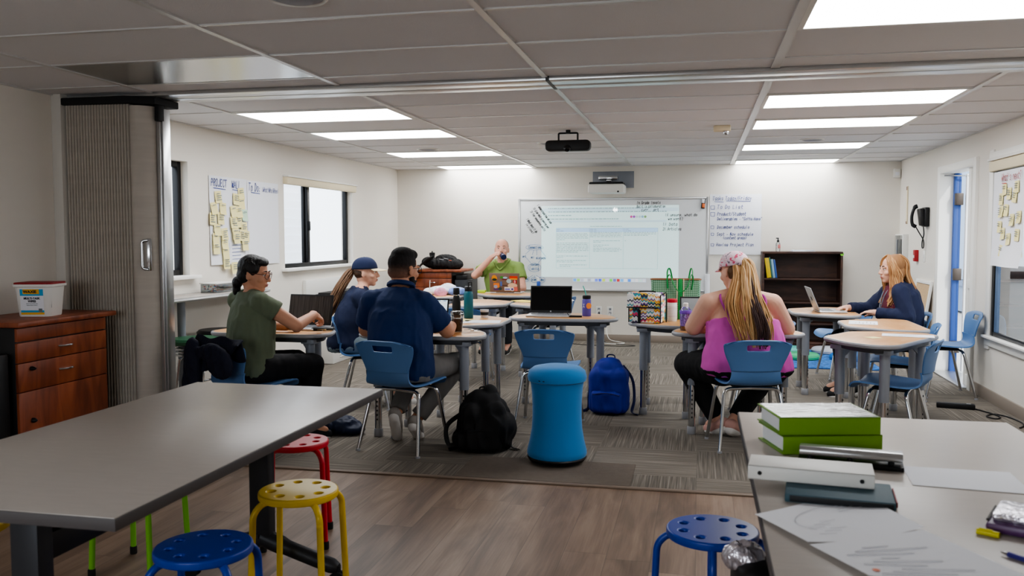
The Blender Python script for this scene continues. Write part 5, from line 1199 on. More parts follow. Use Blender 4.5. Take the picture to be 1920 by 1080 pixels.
# --- man in the lime polo drinking
Jm = dict(pelvis=(0, 0, .54), waist=(0, .01, .70), chest=(0, .04, .88), neck=(0, .06, 1.06), sR=(.20, .06, .97), sL=(-.20, .06, .97), eR=(.295, .21, .885), eL=(-.27, .16, .74), wR=(.085, .235, 1.10), wL=(-.15, .37, .745),
          hR=(.1, .04, .50), hL=(-.1, .04, .50), kR=(.14, .44, .50), kL=(-.14, .44, .50), aR=(.14, .42, .09), aL=(-.14, .42, .09), tR=(.14, .56, .04), tL=(-.14, .56, .04))
t, J, H, W, rg = person('man in a lime green polo shirt lifting a dark tumbler to his mouth', (-2.285, 10.13), 180,
    dict(J=Jm, D=[(0, .18, .13, 0), (.2, .19, .14, 0), (.45, .185, .135, .0), (.68, .205, .13, 0), (.82, .19, .11, 0), (.93, .09, .08, 0), (1, .06, .06, 0)], head=((.0, .075, 1.19), 8, 6), jaw=1.05, nk=1.05, arm=(.055, .045, .032),
         handR=((-.62, .2, .45), (.6, .5, .5), -1, .85, .8), handL=((.35, .9, -.05), (-.2, .1, 1), 1, .5), fit=.014, shirtU=(.04, .95), hs=1.04, slf=.026, wr=.005),
    skinD, fabric('lime_polo', S(130, 156, 84)), fabric('dark_trousers', S(40, 42, 48)), mat('dark_shoe', S(40, 38, 36), .7), .55)
eyes_(t, H); b = MB(); ell_(b, (0, -.022, .036), (.0785, .092, .0845), None, H); ell_(b, (0, -.045, .0), (.073, .068, .06), None, H); skin(b, 'hair', mat('shaved_grey_hair', S(176, 136, 118), .8, var=.08, vscale=60), t, .006, 3)
b = MB(); b.tube(spline([W((.075, .0, 1.06)), W((.08, .10, 1.045)), W((.045, .155, 1.0)), W((.0, .165, .955)), W((-.045, .155, 1.0)), W((-.08, .10, 1.045)), W((-.075, .0, 1.06)), W((0, -.03, 1.07)), W((.075, .0, 1.06))], 6), .014, 8, flat=1.7); plain(b, 'collar', MATS['lime_polo'], t)
cm = H @ V((0, .095, -.066)); cd = (W((-.10, .33, 1.085)) - cm).normalized()
tt = thing('tumbler', 'dark blue tumbler held to the mouth of the man in lime green', 'cup', tuple(cm + cd * .01)); A = cd.to_track_quat('Z', 'Y').to_matrix().to_4x4()
MB().lathe([(.024, 0), (.027, .004), (.034, .10), (.033, .106), (0, .107)], 24, T=A).build('tumbler_body', mat('navy_metal', S(24, 44, 86), .35, .3), tt); MB().lathe([(.026, -.004), (.029, -.002), (.029, .01), (.027, .012)], 24, T=A).build('rim', M['chrome'], tt)

# --- blonde woman
Jb = dict(pelvis=(0, 0, .52), waist=(0, -.01, .66), chest=(0, .0, .81), neck=(0, .025, .965), sR=(.17, .03, .885), sL=(-.17, .02, .885), eR=(.23, .18, .715), eL=(-.245, -.02, .69), wR=(.10, .38, .735), wL=(-.17, .22, .72),
          hR=(.1, .04, .49), hL=(-.1, .04, .49), kR=(.12, .44, .48), kL=(-.10, .44, .48), aR=(.12, .40, .09), aL=(-.1, .40, .09), tR=(.12, .54, .04), tL=(-.1, .54, .04))
spec = dict(J=Jb, D=[(0, .17, .13, 0), (.2, .18, .14, 0), (.42, .16, .12, 0), (.66, .165, .12, 0), (.82, .15, .10, 0), (.93, .08, .07, 0), (1, .05, .05, 0)], head=((0, .055, 1.07), 10, -2), arm=(.047, .04, .027), nk=.86, hk=.86, hs=.98,
         handR=((-.4, .9, 0), (0, 0, 1), -1, .5), handL=((.3, .9, 0), (0, 0, 1), 1, .5), fit=.012, shirtU=(.04, .95), wr=.003)
t, J, H, W, rg = person('blonde woman with long straight hair in a navy jacket, turned in profile', (1.625, 7.72), 90, spec,
    skinB, fabric('maroon_shirt', S(92, 30, 48)), fabric('navy_trousers', S(26, 28, 40)), mat('black_shoe', S(26, 26, 28), .7), .3)
b = MB(); shift = W((0, -.032, 0)) - W((0, 0, 0)); loft_(b, [(c + shift, ax * 1.0, ay) for c, ax, ay in rg(.026, .02, .94)])
for s in 'RL':
    cap_(b, J['s' + s], J['e' + s], .068, .062); cap_(b, J['e' + s], J['e' + s].lerp(J['w' + s], .92), .06, .043, flat1=True); cap_(b, J['neck'] - V((0, 0, .035)) + shift, J['s' + s], .056, .066)
skin(b, 'jacket', fabric('navy_jacket', S(28, 36, 66)), t, .008, 3, .006, 12)
b = MB(); b.tube(spline([W((-.06, .06, .95)), W((-.05, .12, .85)), W((0, .15, .70)), W((.05, .12, .85)), W((.06, .06, .95))], 6), .004, 6); b.box(tuple(W((0, .155, .665))), (.012, .05, .08), .004); plain(b, 'lanyard', mat('grey_lanyard', S(120, 124, 136), .6), t)
eyes_(t, H)
b = MB(); ell_(b, (0, -.024, .04), (.083, .098, .088), None, H); ell_(b, (0, -.045, -.03), (.078, .072, .09), None, H); skin(b, 'hair', mat('blonde_cap', S(158, 114, 74), .5, bump=.5, bscale=60, stretch=(4, 4, .6)), t, .006, 3)
hb = MB(); rn = random.Random(21); A = W((0, 1, 0)) - W((0, 0, 0))
for s in (-1, 1):
    strands_(hb, [H @ V((s * .01, .03, .12)), H @ V((s * .065, .035, .075)), H @ V((s * .09, .02, -.0)), H @ V((s * .092, .0, -.09)), W((s * .12, .04, .86)), W((s * .13, .09, .745))], [.006, .024, .036, .05, .055, .05], 150, .0055, rn, mi=lambda a, q: rn.choice([0, 0, 1]), wob=.006, flat=.4, ax=A, lenv=.2)
strands_(hb, [H @ V((0, -.06, .115)), H @ V((0, -.115, .05)), H @ V((0, -.12, -.06)), W((0, -.12, .87)), W((0, -.165, .72))], [.04, .065, .075, .09, .085], 150, .0055, rn, mi=lambda a, q: rn.choice([0, 0, 1]), wob=.006, flat=.3, ax=W((1, 0, 0)) - W((0, 0, 0)), lenv=.2)
plain(hb, 'long_hair', [mat('strawberry_strand', S(168, 122, 80), .5), mat('golden_strand', S(196, 154, 108), .5)], t, 80)
# ------------------------------------------------------------------ laptops
ZT = .7005
def laptop(label, loc, rz, W=.34, D=.235, tilt=15, body=None, lid=None, scr=None, H=None):
    body = body or M['silver']; lid = lid or body; H = H or D * .93
    t = thing('laptop', label, 'laptop', loc, R(rz))
    MB().box((0, 0, .008), (W, D, .014), .005).build('laptop_base', body, t)
    k = MB()
    for r_ in range(5):
        for c_ in range(13): k.box((-W * .43 + (c_ + .5) * W * .86 / 13, D * .36 - r_ * .021, .0155), (W * .86 / 13 - .003, .0175, .002), 0)
    o = k.build('keyboard', M['keys'], t, 0); o['kind'] = 'stuff'
    MB().box((0, -D * .3, .0152), (.1, .065, .0008)).build('trackpad', M['edge'], t, 0)
    A = T3(0, D / 2 - .004, .016) @ Matrix.Rotation(R(-tilt), 4, 'X')
    p = MB().box((0, .003, H / 2), (W, .006, H), .003, T=A).build('lid', lid, t)
    MB().box((0, -.0008, H / 2), (W - .006, .0016, H - .008), T=A).build('bezel', M['black'], p, 0)
    s = MB().quad(*[A @ V(q) for q in ((-W / 2 + .01, -.002, .02), (W / 2 - .01, -.002, .02), (W / 2 - .01, -.002, H - .012), (-W / 2 + .01, -.002, H - .012))]).build('screen', scr or M['screen'], p, 0)
    MB().tube([(-W * .3, D / 2 - .004, .014), (W * .3, D / 2 - .004, .014)], .006, 8).build('hinge', M['black'], t)
    return t, A, p, H
t, A, p, H = laptop('open laptop with a black screen and silver keyboard facing the empty chair', (-1.185, 6.93, ZT), 2, .345, .235, 12, H=.225, lid=M['black'])
MB().lathe([(.007, 0), (.007, .0006)], 14, T=A @ T3(0, -.0015, .012) @ Matrix.Rotation(PI / 2, 4, 'X')).build('logo', M['edge'], p, 0)
t, A, p, H = laptop('laptop with a lit white screen in front of the man in navy', (-1.86, 5.66, ZT), 0, .32, .22, 16, lid=M['black'], scr=M['screenon'])
c = MB(); 
for x0, x1, z in ((.02, .05, .185), (.08, .1, .185), (.12, .14, .185), (-.1, -.02, .15), (-.1, .06, .135)): c.quad(*[A @ V(q) for q in ((x0, -.0028, z), (x1, -.0028, z), (x1, -.0028, z + .005), (x0, -.0028, z + .005))])
c.build('screen_text', M['inkcyan'], p, 0)
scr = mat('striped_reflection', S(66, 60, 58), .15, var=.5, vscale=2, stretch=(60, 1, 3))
laptop('open laptop with a dim reflective screen in front of the woman in olive', (-2.74, 5.64, ZT), -8, .36, .235, 12, lid=M['black'], scr=scr)
laptop('open laptop with a grey screen beside the woman in the pink top', (.05, 6.18, ZT), 6, .33, .22, 14, lid=M['black'], scr=mat('grey_screen', S(128, 134, 136), .2))
t, A, p, H = laptop('open silver laptop turned towards the blonde woman', (1.10, 7.80, ZT), 92, .33, .225, 22)
lg = MB()
for dx in (-.016, -.004, .008, .018): lg.tube([A @ V((dx - .004, .0062, H * .5 - .016)), A @ V((dx + .004, .0062, H * .5 + .016))], .0017, 6)
lg.build('logo', M['greydark'], p, 0)
t, A, p, H = laptop('open laptop whose lid is covered in colourful stickers', (-2.13, 9.66, ZT), 180, .35, .24, 14, lid=mat('brown_grey_lid', S(120, 100, 88), .5))
stk = [(-.115, .17, .032, .04, S(230, 150, 30), 0), (-.115, .155, .028, .016, S(30, 50, 40), 0), (.105, .18, .05, .022, S(216, 60, 30), 1), (.105, .165, .044, .007, S(240, 180, 40), 1), (.12, .13, .022, .022, S(190, 30, 40), 1), (-.03, .185, .02, .015, S(70, 150, 60), 0), (.01, .18, .026, .012, S(170, 200, 226), 0),
       (-.095, .085, .036, .03, S(226, 130, 50), 1), (-.105, .07, .022, .02, S(150, 160, 190), 0), (-.04, .105, .012, .03, S(80, 110, 180), 1), (.05, .14, .028, .026, S(170, 190, 200), 0), (.09, .085, .055, .03, S(222, 190, 160), 0), (.0, .085, .032, .008, S(90, 70, 60), 1), (-.055, .045, .02, .018, S(40, 70, 70), 0),
       (.03, .045, .038, .022, S(236, 236, 240), 1), (.03, .04, .032, .008, S(90, 90, 180), 1), (.085, .04, .022, .022, S(230, 226, 230), 0), (.085, .04, .014, .014, S(90, 70, 140), 0), (.125, .045, .022, .026, S(210, 110, 100), 1), (-.1, .035, .03, .008, S(80, 40, 120), 1), (.0, .16, .03, .006, S(120, 30, 40), 1)]
for k, (x, z, w, h, col, sq) in enumerate(stk):
    m_ = MB(); n = 4 if sq else 16; d = .0065 + .0003 * k
    m_.add([A @ V((-x + w * math.cos(2 * PI * (i + .5 * sq) / n) * (1.3 if sq else 1), d, z * .95 + h * math.sin(2 * PI * (i + .5 * sq) / n) * (1.3 if sq else 1))) for i in range(n)], [tuple(range(n))])
    m_.build('sticker', mat(f'sticker_{k}', col, .5), p, 0)
wk = MB(); 
for a_, b_ in (((-.12, .142), (-.12, .128)), ((-.12, .128), (-.127, .116)), ((-.12, .128), (-.113, .116)), ((-.12, .138), (-.129, .131)), ((-.12, .138), (-.111, .133))): wk.tube([A @ V((a_[0], .0135, a_[1] * .97)), A @ V((b_[0], .0135, b_[1] * .97))], .002, 6)
wk.lathe([(.0035, 0), (.0035, .001)], 10, T=A @ T3(-.12, .0135, .143) @ Matrix.Rotation(PI / 2, 4, 'X')); wk.build('walker_sign', M['paper'], p, 0)

# ------------------------------------------------------------------ bottles, cups and desk-top things
def bottle(name, label, cat, loc, parts, rz=0):
    t = thing(name, label, cat, loc, rz)
    for pn, prof, m_ in parts: MB().lathe(prof, 28).build(pn, m_, t)
    return t
teal = mat('teal_powder', S(28, 98, 112), .45); pur = mat('purple_powder', S(92, 80, 160), .45)
t = bottle('water_bottle', 'teal steel water bottle with dark loop lid', 'bottle', (-1.775, 6.62, ZT), [('bottle_body', [(.034, 0), (.037, .004), (.037, .19), (.030, .212), (.026, .216)], teal), ('lid', [(.029, .214), (.030, .218), (.030, .246), (.026, .252), (0, .252)], M['black'])])
MB().tube(fillet([(.0, 0, .25), (.0, 0, .285), (.026, 0, .285), (.026, 0, .235)], .006), .005, 8).build('loop_handle', M['black'], t)
bottle('flask', 'matt black insulated flask beside the teal bottle', 'bottle', (-1.885, 6.66, ZT), [('flask_body', [(.032, 0), (.034, .004), (.034, .12), (.024, .17), (.024, .176)], mat('matt_black', S(30, 31, 34), .6)), ('neck_ring', [(.0245, .175), (.0255, .177), (.0255, .180), (.0245, .182)], M['chrome']), ('cap', [(.024, .181), (.026, .184), (.026, .23), (.022, .236), (0, .236)], M['black'])])
t = bottle('water_bottle', 'purple steel bottle with black lid and teal straw', 'bottle', (-.885, 6.99, ZT), [('bottle_body', [(.033, 0), (.036, .004), (.036, .128), (.030, .14), (.028, .142)], pur), ('lid', [(.033, .14), (.034, .144), (.034, .164), (.030, .168), (0, .168)], M['black'])])
MB().tube([(-.005, 0, .165), (-.012, 0, .20), (-.03, 0, .245)], .0045, 8).build('straw', mat('teal_straw', S(80, 186, 170), .4), t)
MB().lathe([(.024, 0), (.0, .001)], 20, T=Matrix.Rotation(R(35), 4, 'Z') @ T3(0, -.0372, .085) @ Matrix.Rotation(PI / 2, 4, 'X')).build('orange_sticker', mat('orange_round', S(232, 140, 60), .5), t)
lg = MB(); T_ = Matrix.Rotation(R(-32), 4, 'Z')
for a_, b_ in (((0, .085), (0, .1)), ((0, .085), (-.008, .07)), ((0, .085), (.008, .07)), ((-.008, .098), (.008, .098))): lg.tube([T_ @ V((a_[0], -.0365, a_[1])), T_ @ V((b_[0], -.0365, b_[1]))], .0015, 6)
lg.build('logo', M['paper'], t, 0)
t = bottle('iced_coffee', 'clear plastic cup of iced coffee with domed lid', 'cup', (-1.60, 5.67, ZT), [('cup', [(.031, 0), (.033, .003), (.043, .115), (.045, .118)], M['cleargl']), ('coffee', [(.0, .003), (.031, .004), (.0395, .09), (0, .09)], mat('coffee', S(74, 38, 22), .2, coat=.5)), ('lid', [(.046, .116), (.047, .12), (.043, .126), (.040, .138), (.03, .142), (0, .143)], M['cleargl'])])
bottle('paper_cup', 'small white paper cup behind the teal bottle', 'cup', (-1.665, 6.70, ZT), [('cup', [(.028, 0), (.034, .06), (.036, .062), (.034, .064), (.028, .01)], M['paper']), ('logo', [(.0305, .02), (.0335, .045)], M['inkblack'])])
t = bottle('wipes_canister', 'white wipes canister with a red lid next to the lunch bag', 'canister', (-.195, 6.70, ZT), [('canister_body', [(.034, 0), (.036, .004), (.036, .14), (.034, .144)], M['white']), ('lid', [(.037, .143), (.038, .147), (.038, .165), (.032, .17), (0, .17)], mat('red_cap', S(196, 40, 60), .45))])
lb_ = MB()
for k in range(7): lb_.lathe([(.0364, .035 + k * .012), (.0364, .039 + k * .012)], 28)
lb_.build('label_print', mat('faint_print', S(206, 186, 196), .7), t)
t = bottle('glitter_tumbler', 'clear tumbler with purple glitter band and white lid at the desk edge', 'cup', (-.085, 6.06, ZT), [('tumbler_body', [(.034, 0), (.036, .004), (.040, .13), (.03, .15), (.017, .165)], M['cleargl']), ('glitter_band', [(.0335, .03), (.037, .032), (.0395, .115), (.036, .117)], mat('glitter', S(150, 120, 190), .3, .3, var=.6, vscale=120)), ('purple_ring', [(.041, .115), (.043, .118), (.043, .134), (.041, .137)], mat('purple_ring', S(126, 80, 196), .5)), ('cap', [(.018, .163), (.018, .186), (.012, .19), (0, .19)], M['white'])])
MB().lathe([(0, .004), (.033, .005), (.035, .03), (0, .03)], 24).build('drink', mat('amber_drink', S(170, 110, 60), .2), t)
t = thing('key_ring', 'bunch of keys lying beside the iced coffee', 'keys', (-1.49, 5.66, ZT + .004))
MB().tube(arc((0, 0, .004), .016, 0, 2 * PI, 20)[:-1], .0015, 6, closed=True).build('ring', M['chrome'], t)
for k, a in enumerate((.2, 1.1, 2.3, 3.6)): MB().box((.034 * math.cos(a), .034 * math.sin(a), .005 + .003 * k), (.05, .016, .002), .0006, rz=a).build('key', M['blackm'] if k % 2 else M['chrome'], t)
t = thing('black_pouch', 'black zip pouch lying by the hand of the woman in olive', 'pouch', (-2.53, 5.56, ZT)); MB().box((0, 0, .011), (.15, .08, .022), .01, rz=.2).build('pouch_body', M['black'], t); MB().tube([(-.06, -.03, .02), (.06, -.01, .02)], .002, 6).build('zip', M['edge'], t)
t = thing('key_ring', 'keys on the desk under the hand of the woman in olive', 'keys', (-2.47, 5.46, ZT + .004))
MB().tube(arc((0, 0, .006), .018, 0, 2 * PI, 20)[:-1], .002, 6, closed=True).build('ring', M['chrome'], t)
for k, a in enumerate((.5, 1.9, 3.9)): MB().box((.03 * math.cos(a), .03 * math.sin(a), .006 + .004 * k), (.045, .014, .003), .0006, rz=a).build('key', mat('brass', S(150, 120, 70), .35, .9), t)
t = thing('card_reader', 'black dongle and cable lying beside the black-screen laptop', 'adapter', (-.955, 6.86, ZT)); MB().box((0, 0, .008), (.1, .03, .014), .005, rz=.1).build('adapter_body', M['black'], t); MB().tube(spline([(-.05, 0, .005), (-.07, .02, .03), (-.068, .025, .05)], 5), .004, 6).build('cable', M['black'], t)
def paper(label, pts, z, name='paper_sheet', m=None, curl=.0, cat='paper', lines=0, mk=None):
    c = sum((V((*p, 0)) for p in pts), V()) / 4; t = thing(name, label, cat, (c.x, c.y, z)); q = [V((*p, 0)) - c for p in pts]
    def g(u, v): w = q[0] * (1 - u) * (1 - v) + q[1] * u * (1 - v) + q[2] * u * v + q[3] * (1 - u) * v; return w + V((0, 0, .0012 + curl * (u * 2 - 1) ** 2 * (1 - v * .5)))
    MB().grid(g, 8, 8).build('sheet', m or M['paper'], t, 60)
    if lines:
        w = MB()
        for k in range(lines):
            v = .12 + .76 * k / lines; u0 = .12 + .1 * (k % 3); u1 = .45 + .4 * ((k * 7) % 5) / 5
            a, b_ = g(u0, v), g(u1, v); line_quad(w, a + V((0, 0, .0012)), b_ + V((0, 0, .0012)), (0, 0, 1), .0035)
        w.build('print_lines', mk or M['inkgrey'], t, 0)
    return t, g
def rect(x, y, w, h, a): c, s = math.cos(R(a)), math.sin(R(a)); return [(x + dx * c - dy * s, y + dx * s + dy * c) for dx, dy in ((-w / 2, -h / 2), (w / 2, -h / 2), (w / 2, h / 2), (-w / 2, h / 2))]
paper('white handwritten sheet on the desk with the teal bottle', rect(-1.60, 6.36, .28, .21, 8), ZT, lines=4, mk=M['inkblue'])
paper('open notebook page beside the black flask', rect(-1.80, 6.46, .2, .15, -12), ZT, m=M['sticky'], lines=3)
paper('printed sheet with blue heading on the empty middle desk near the door', rect(1.20, 6.85, .28, .2, 80), ZT, lines=6)
paper('printed sheet with blue block on the desk nearest the long table', rect(1.33, 6.02, .31, .16, -12), ZT, lines=5, mk=M['inkcyan'])
paper('small pale yellow note on the desk nearest the long table', rect(1.09, 5.86, .085, .085, 30), ZT, 'sticky_note', M['sticky'], cat='sticky note')
paper('small yellow note by the silver laptop', rect(1.19, 7.82, .07, .09, 10), ZT + .0155, 'sticky_note', M['sticky'], cat='sticky note')
paper('yellow folder lying on the middle desk before the sticker laptop', rect(-1.63, 8.40, .30, .23, -20), ZT, 'paper_folder', mat('yellow_folder', S(240, 214, 90), .6), .012, 'folder')
paper('loose white sheets spread on the desk behind the black laptop', rect(-1.38, 8.45, .36, .26, 12), ZT + .006, curl=.012, lines=3)
t = thing('lime_box', 'small lime green packet by the sticker laptop', 'packet', (-2.42, 9.62, ZT)); MB().box((0, 0, .016), (.09, .06, .032), .004).build('packet_body', mat('lime_packet', S(176, 206, 50), .5), t); MB().box((.06, .0, .004), (.09, .05, .008), .002).build('card', M['cream'], t)
def blob_thing(name, label, cat, loc, ells, m, part, vox=.008, wr=.008, wf=18, rz=0):
    t = thing(name, label, cat, loc, rz); b = MB()
    for c, r_ in ells: ell_(b, c, r_)
    me = skin(b, part, m, None, vox, 3, wr, wf); me.parent = t
    return t
blob_thing('plastic_bag', 'crumpled white plastic bag on the far desk by the corner cabinet', 'bag', (-2.80, 9.25, ZT), [((0, 0, .04), (.14, .11, .05)), ((.08, .03, .07), (.09, .08, .05)), ((-.1, 0, .03), (.1, .08, .04))], mat('white_plastic_bag', S(228, 230, 238), .35), 'bag_body')
blob_thing('plastic_bag', 'crumpled blue and white plastic bag at the edge of the far desk', 'bag', (-2.60, 9.22, ZT), [((0, 0, .035), (.1, .1, .045)), ((.03, -.03, .05), (.06, .06, .03))], mat('blue_plastic_bag', S(120, 150, 214), .35, var=.4, vscale=14), 'bag_body')
blob_thing('snack_packet', 'pink and white packet among the plastic bags on the far desk', 'packet', (-2.74, 9.06, ZT), [((0, 0, .035), (.075, .03, .055))], mat('pink_packet', S(224, 160, 186), .4, var=.3, vscale=22), 'packet_body', wr=.004)
t = thing('drink_straw', 'thin white straw sticking up from the pile of bags', 'straw', (-2.86, 9.02, ZT)); MB().tube([(0, 0, 0), (.012, 0, .17)], .004, 8).build('tube', M['white'], t); MB().lathe([(.03, 0), (.034, .05), (.0, .052)], 20).build('cup', M['white'], t)

# zigzag lunch bag
t = thing('lunch_bag', 'lunch bag with colourful zigzag pattern and black trim', 'bag', (-.375, 6.56, ZT), R(-12))
zz = bpy.data.materials.new('zigzag'); N, L = nodes_of(zz); tc = N.new('ShaderNodeTexCoord'); sp = N.new('ShaderNodeSeparateXYZ'); L.new(tc.outputs['Object'], sp.inputs[0])
hx = math_node(N, L, 'ADD', sp.outputs[0], sp.outputs[1]); tri = math_node(N, L, 'PINGPONG', hx, .0135); kk = math_node(N, L, 'ADD', math_node(N, L, 'MULTIPLY', sp.outputs[2], 95.), math_node(N, L, 'MULTIPLY', tri, 95.))
wn = N.new('ShaderNodeTexWhiteNoise'); wn.noise_dimensions = '2D'; cb = N.new('ShaderNodeCombineXYZ'); L.new(math_node(N, L, 'FLOOR', kk), cb.inputs[0]); L.new(math_node(N, L, 'FLOOR', math_node(N, L, 'MULTIPLY', hx, 18.5)), cb.inputs[1]); L.new(cb.outputs[0], wn.inputs['Vector'])
rc = N.new('ShaderNodeValToRGB'); rc.color_ramp.interpolation = 'CONSTANT'; e_ = rc.color_ramp.elements
pal = [S(236, 232, 228), S(214, 70, 110), S(236, 232, 228), S(236, 150, 50), S(60, 60, 80), S(236, 232, 228), S(120, 80, 150), S(70, 160, 170), S(236, 200, 80)]
while len(e_) < len(pal): e_.new(.5)
for i, c in enumerate(pal): e_[i].position = i / len(pal); e_[i].color = (*c, 1)
L.new(wn.outputs['Value'], rc.inputs[0]); L.new(rc.outputs[0], N['Principled BSDF'].inputs['Base Color']); N['Principled BSDF'].inputs['Roughness'].default_value = .8
b = MB(); b.prism(round_poly([(-.12, -.07), (.12, -.07), (.12, .09), (-.12, .09)], .02), 0, .215, .015, seg=3); b.build('bag_body', zz, t)
f = MB(); f.box((-.015, -.074, .165), (.235, .012, .1), .005); f.box((-.015, .0, .219), (.235, .15, .012), .005); f.build('flap', zz, t)
tr = MB(); tr.box((-.015, -.082, .117), (.24, .008, .009), .002); tr.box((-.04, -.074, .05), (.022, .006, .1), .002, rz=0)
for x in (-.12, .12): tr.tube([(x, -.072, .005), (x, -.072, .21), (x, .08, .222)], .005, 6)
tr.tube([(.125, .085, .0), (.125, .085, .215)], .005, 6); tr.build('black_trim', M['rubber'], t)
MB().tube(spline([(-.06, .0, .222), (-.05, .0, .232), (.05, 0, .232), (.06, 0, .222)], 5), .006, 8).build('handle', M['rubber'], t)
# green tote
t = thing('tote_bag', 'green woven tote bag with strap handles behind the lunch bag', 'bag', (-.175, 6.90, ZT), R(2))
gt = bpy.data.materials.new('green_weave'); N, L = nodes_of(gt); tc = N.new('ShaderNodeTexCoord'); mp = N.new('ShaderNodeMapping'); mp.inputs['Scale'].default_value = (46, 46, 46); mp.inputs['Rotation'].default_value = (0, R(45), 0); L.new(tc.outputs['Object'], mp.inputs[0]); ck_ = N.new('ShaderNodeTexChecker'); ck_.inputs['Scale'].default_value = 2.2; ck_.inputs[1].default_value = (*S(70, 128, 92), 1); ck_.inputs[2].default_value = (*S(150, 190, 164), 1); L.new(mp.outputs[0], ck_.inputs[0]); L.new(ck_.outputs[0], N['Principled BSDF'].inputs['Base Color']); N['Principled BSDF'].inputs['Roughness'].default_value = .6
b = MB(); o2 = round_poly([(-.185, -.06), (.185, -.06), (.185, .06), (-.185, .06)], .03); n = len(o2); vs = []; fs = []
for z, s_ in ((.0, .92), (.01, .96), (.15, 1.0), (.31, 1.04), (.305, 1.02), (.05, .94)): vs += [(x * s_, y * s_, z) for x, y in o2]
for i in range(5):
    for k in range(n): fs.append((i * n + k, i * n + (k + 1) % n, (i + 1) * n + (k + 1) % n, (i + 1) * n + k))
fs += [tuple(range(n)), tuple(5 * n + k for k in range(n))]; b.add(vs, fs); b.build('bag_body', gt, t)
grn = mat('green_strap', S(40, 150, 76), .5); b = MB(); b.box((.035, -.064, .16), (.03, .004, .31), .001, rot=Euler((R(.8), 0, 0))); b.build('stripe', grn, t); MB().box((.06, -.063, .16), (.008, .004, .31), rot=Euler((R(.8), 0, 0))).box((.01, -.063, .16), (.008, .004, .31), rot=Euler((R(.8), 0, 0))).build('cream_stripe', M['cream'], t, 0)
for y, up_ in ((-.066, .02), (.066, .06)): MB().tube(spline([(-.06, y, .24), (-.066, y * 1.05, .30 + up_), (-.045, y * 1.15, .325 + up_), (-.015, y * 1.25, .27), (.03, y * 1.3, .215), (.085, y * 1.25, .25), (.115, y * 1.15, .325 + up_), (.13, y * 1.05, .30 + up_), (.12, y, .23)], 6), .008, 8, flat=.5).build('strap_handle', grn, t)
MB().tube([(o[0] * 1.04, o[1] * 1.04, .31) for o in o2], .005, 6, closed=True).build('rim_trim', mat('tan_trim', S(150, 104, 74), .6), t)

# ------------------------------------------------------------------ bags on the floor
def backpack(label, loc, rz, m, W=.29, D=.19, Hh=.40, slump=0., strapm=None, name='backpack'):
    t = thing(name, label, 'backpack', loc, R(rz)); b = MB(); strapm = strapm or M['rubber']
    def bx(c, d, r_): b.box(c, d, r_, seg=3)
    bx((0, 0, Hh * .42), (W, D, Hh * .84), .06); ell_(b, (0, .01, Hh * .80), (W * .40, D * .42, Hh * .20)); ell_(b, (0, 0, Hh * .2), (W * .52, D * .54, Hh * .2))
    if slump: ell_(b, (W * .2 * slump, -D * .1, Hh * .4), (W * .5, D * .6, Hh * .36)); ell_(b, (-W * .3 * slump, 0, Hh * .2), (W * .4, D * .6, Hh * .2)); cap_(b, (W * .0, 0, Hh * .7), (W * .14, .01, Hh * 1.0), .07, .03); cap_(b, (W * .2, 0, Hh * .5), (W * .4, -.02, Hh * .16), .08, .05)
    o = skin(b, 'bag_body', m, None, .009, 2 if slump else 5, .02 if slump else .011, 7 if slump else 9); o.parent = t
    b = MB(); b.box((0, -D * .52, Hh * .25), (W * .8, D * .3, Hh * .38), .03, seg=3); o = skin(b, 'front_pocket', m, None, .008, 4, .007, 11); o.parent = t
    MB().tube(fillet([(-W * .36, -D * .66, Hh * .38), (0, -D * .70, Hh * .43), (W * .36, -D * .66, Hh * .38)], .05), .0035, 6).build('zip', strapm, t)
    MB().tube(spline([(-.03, D * .3, Hh * .94), (-.025, D * .3, Hh * 1.04), (.025, D * .3, Hh * 1.04), (.03, D * .3, Hh * .94)], 6), .007, 8, flat=.6).build('grab_handle', strapm, t)
    for s in (-1, 1): MB().tube(spline([(s * W * .3, D * .48, Hh * .85), (s * W * .55, D * .55, Hh * .6), (s * W * .62, D * .45, Hh * .25), (s * W * .6, D * .1, .02), (s * W * .78, -D * .2, .012)], 7), .012, 8, flat=.35).build('shoulder_strap', strapm, t)
    return t
backpack('royal blue backpack standing on the carpet behind the wobble stool', (-.655, 6.56, 0), -6, mat('royal_nylon', S(18, 40, 148), .65, bump=.2, bscale=300), .285, .19, .42, strapm=mat('navy_strap', S(18, 28, 80), .7))
t = backpack('slumped black backpack lying on the carpet beside the man in navy', (-1.315, 5.27, 0), 12, mat('black_nylon', S(20, 20, 22), .7, bump=.25, bscale=300), .28, .22, .37, .9)
MB().tube(spline([(-.13, -.05, .06), (-.22, -.06, .05), (-.23, -.02, .16), (-.12, .02, .24)], 6), .016, 8, flat=.4).build('side_strap', M['rubber'], t)
blob_thing('drawstring_bag', 'dark navy bag lying on the carpet under the far end of the work table', 'bag', (-2.42, 5.52, 0), [((0, 0, .06), (.17, .11, .06)), ((.09, -.02, .04), (.12, .08, .04)), ((-.1, 0, .06), (.1, .1, .06))], mat('navy_nylon', S(20, 34, 64), .6), 'bag_body')
t = thing('jacket', 'dark navy jacket draped over the back of a blue chair', 'jacket', (-2.74, 4.98, 0), R(-22)); b = MB()
def jk(u, v):
    s = u * 2 - 1; 
    if v < .5: q = v / .5; return (s * (.25 - .02 * q), -.275 - .055 * (1 - q) - .02 * math.sin(s * 7 + q * 3) * (1 - q) + .02 * s * s, .745 - (.17 - .13 * s) * (1 - q) + .012 * math.sin(s * 9) * (1 - q) + .0)
    q = (v - .5) / .5; return (s * (.215 - .02 * q), -.275 + .05 * q + .02 * s * s, .745 - .14 * q + .012 * math.sin(s * 6))
b.grid(jk, 26, 22, thick=.016); jm = mat('jacket_navy', S(20, 24, 44), .8, bump=.3, bscale=60)
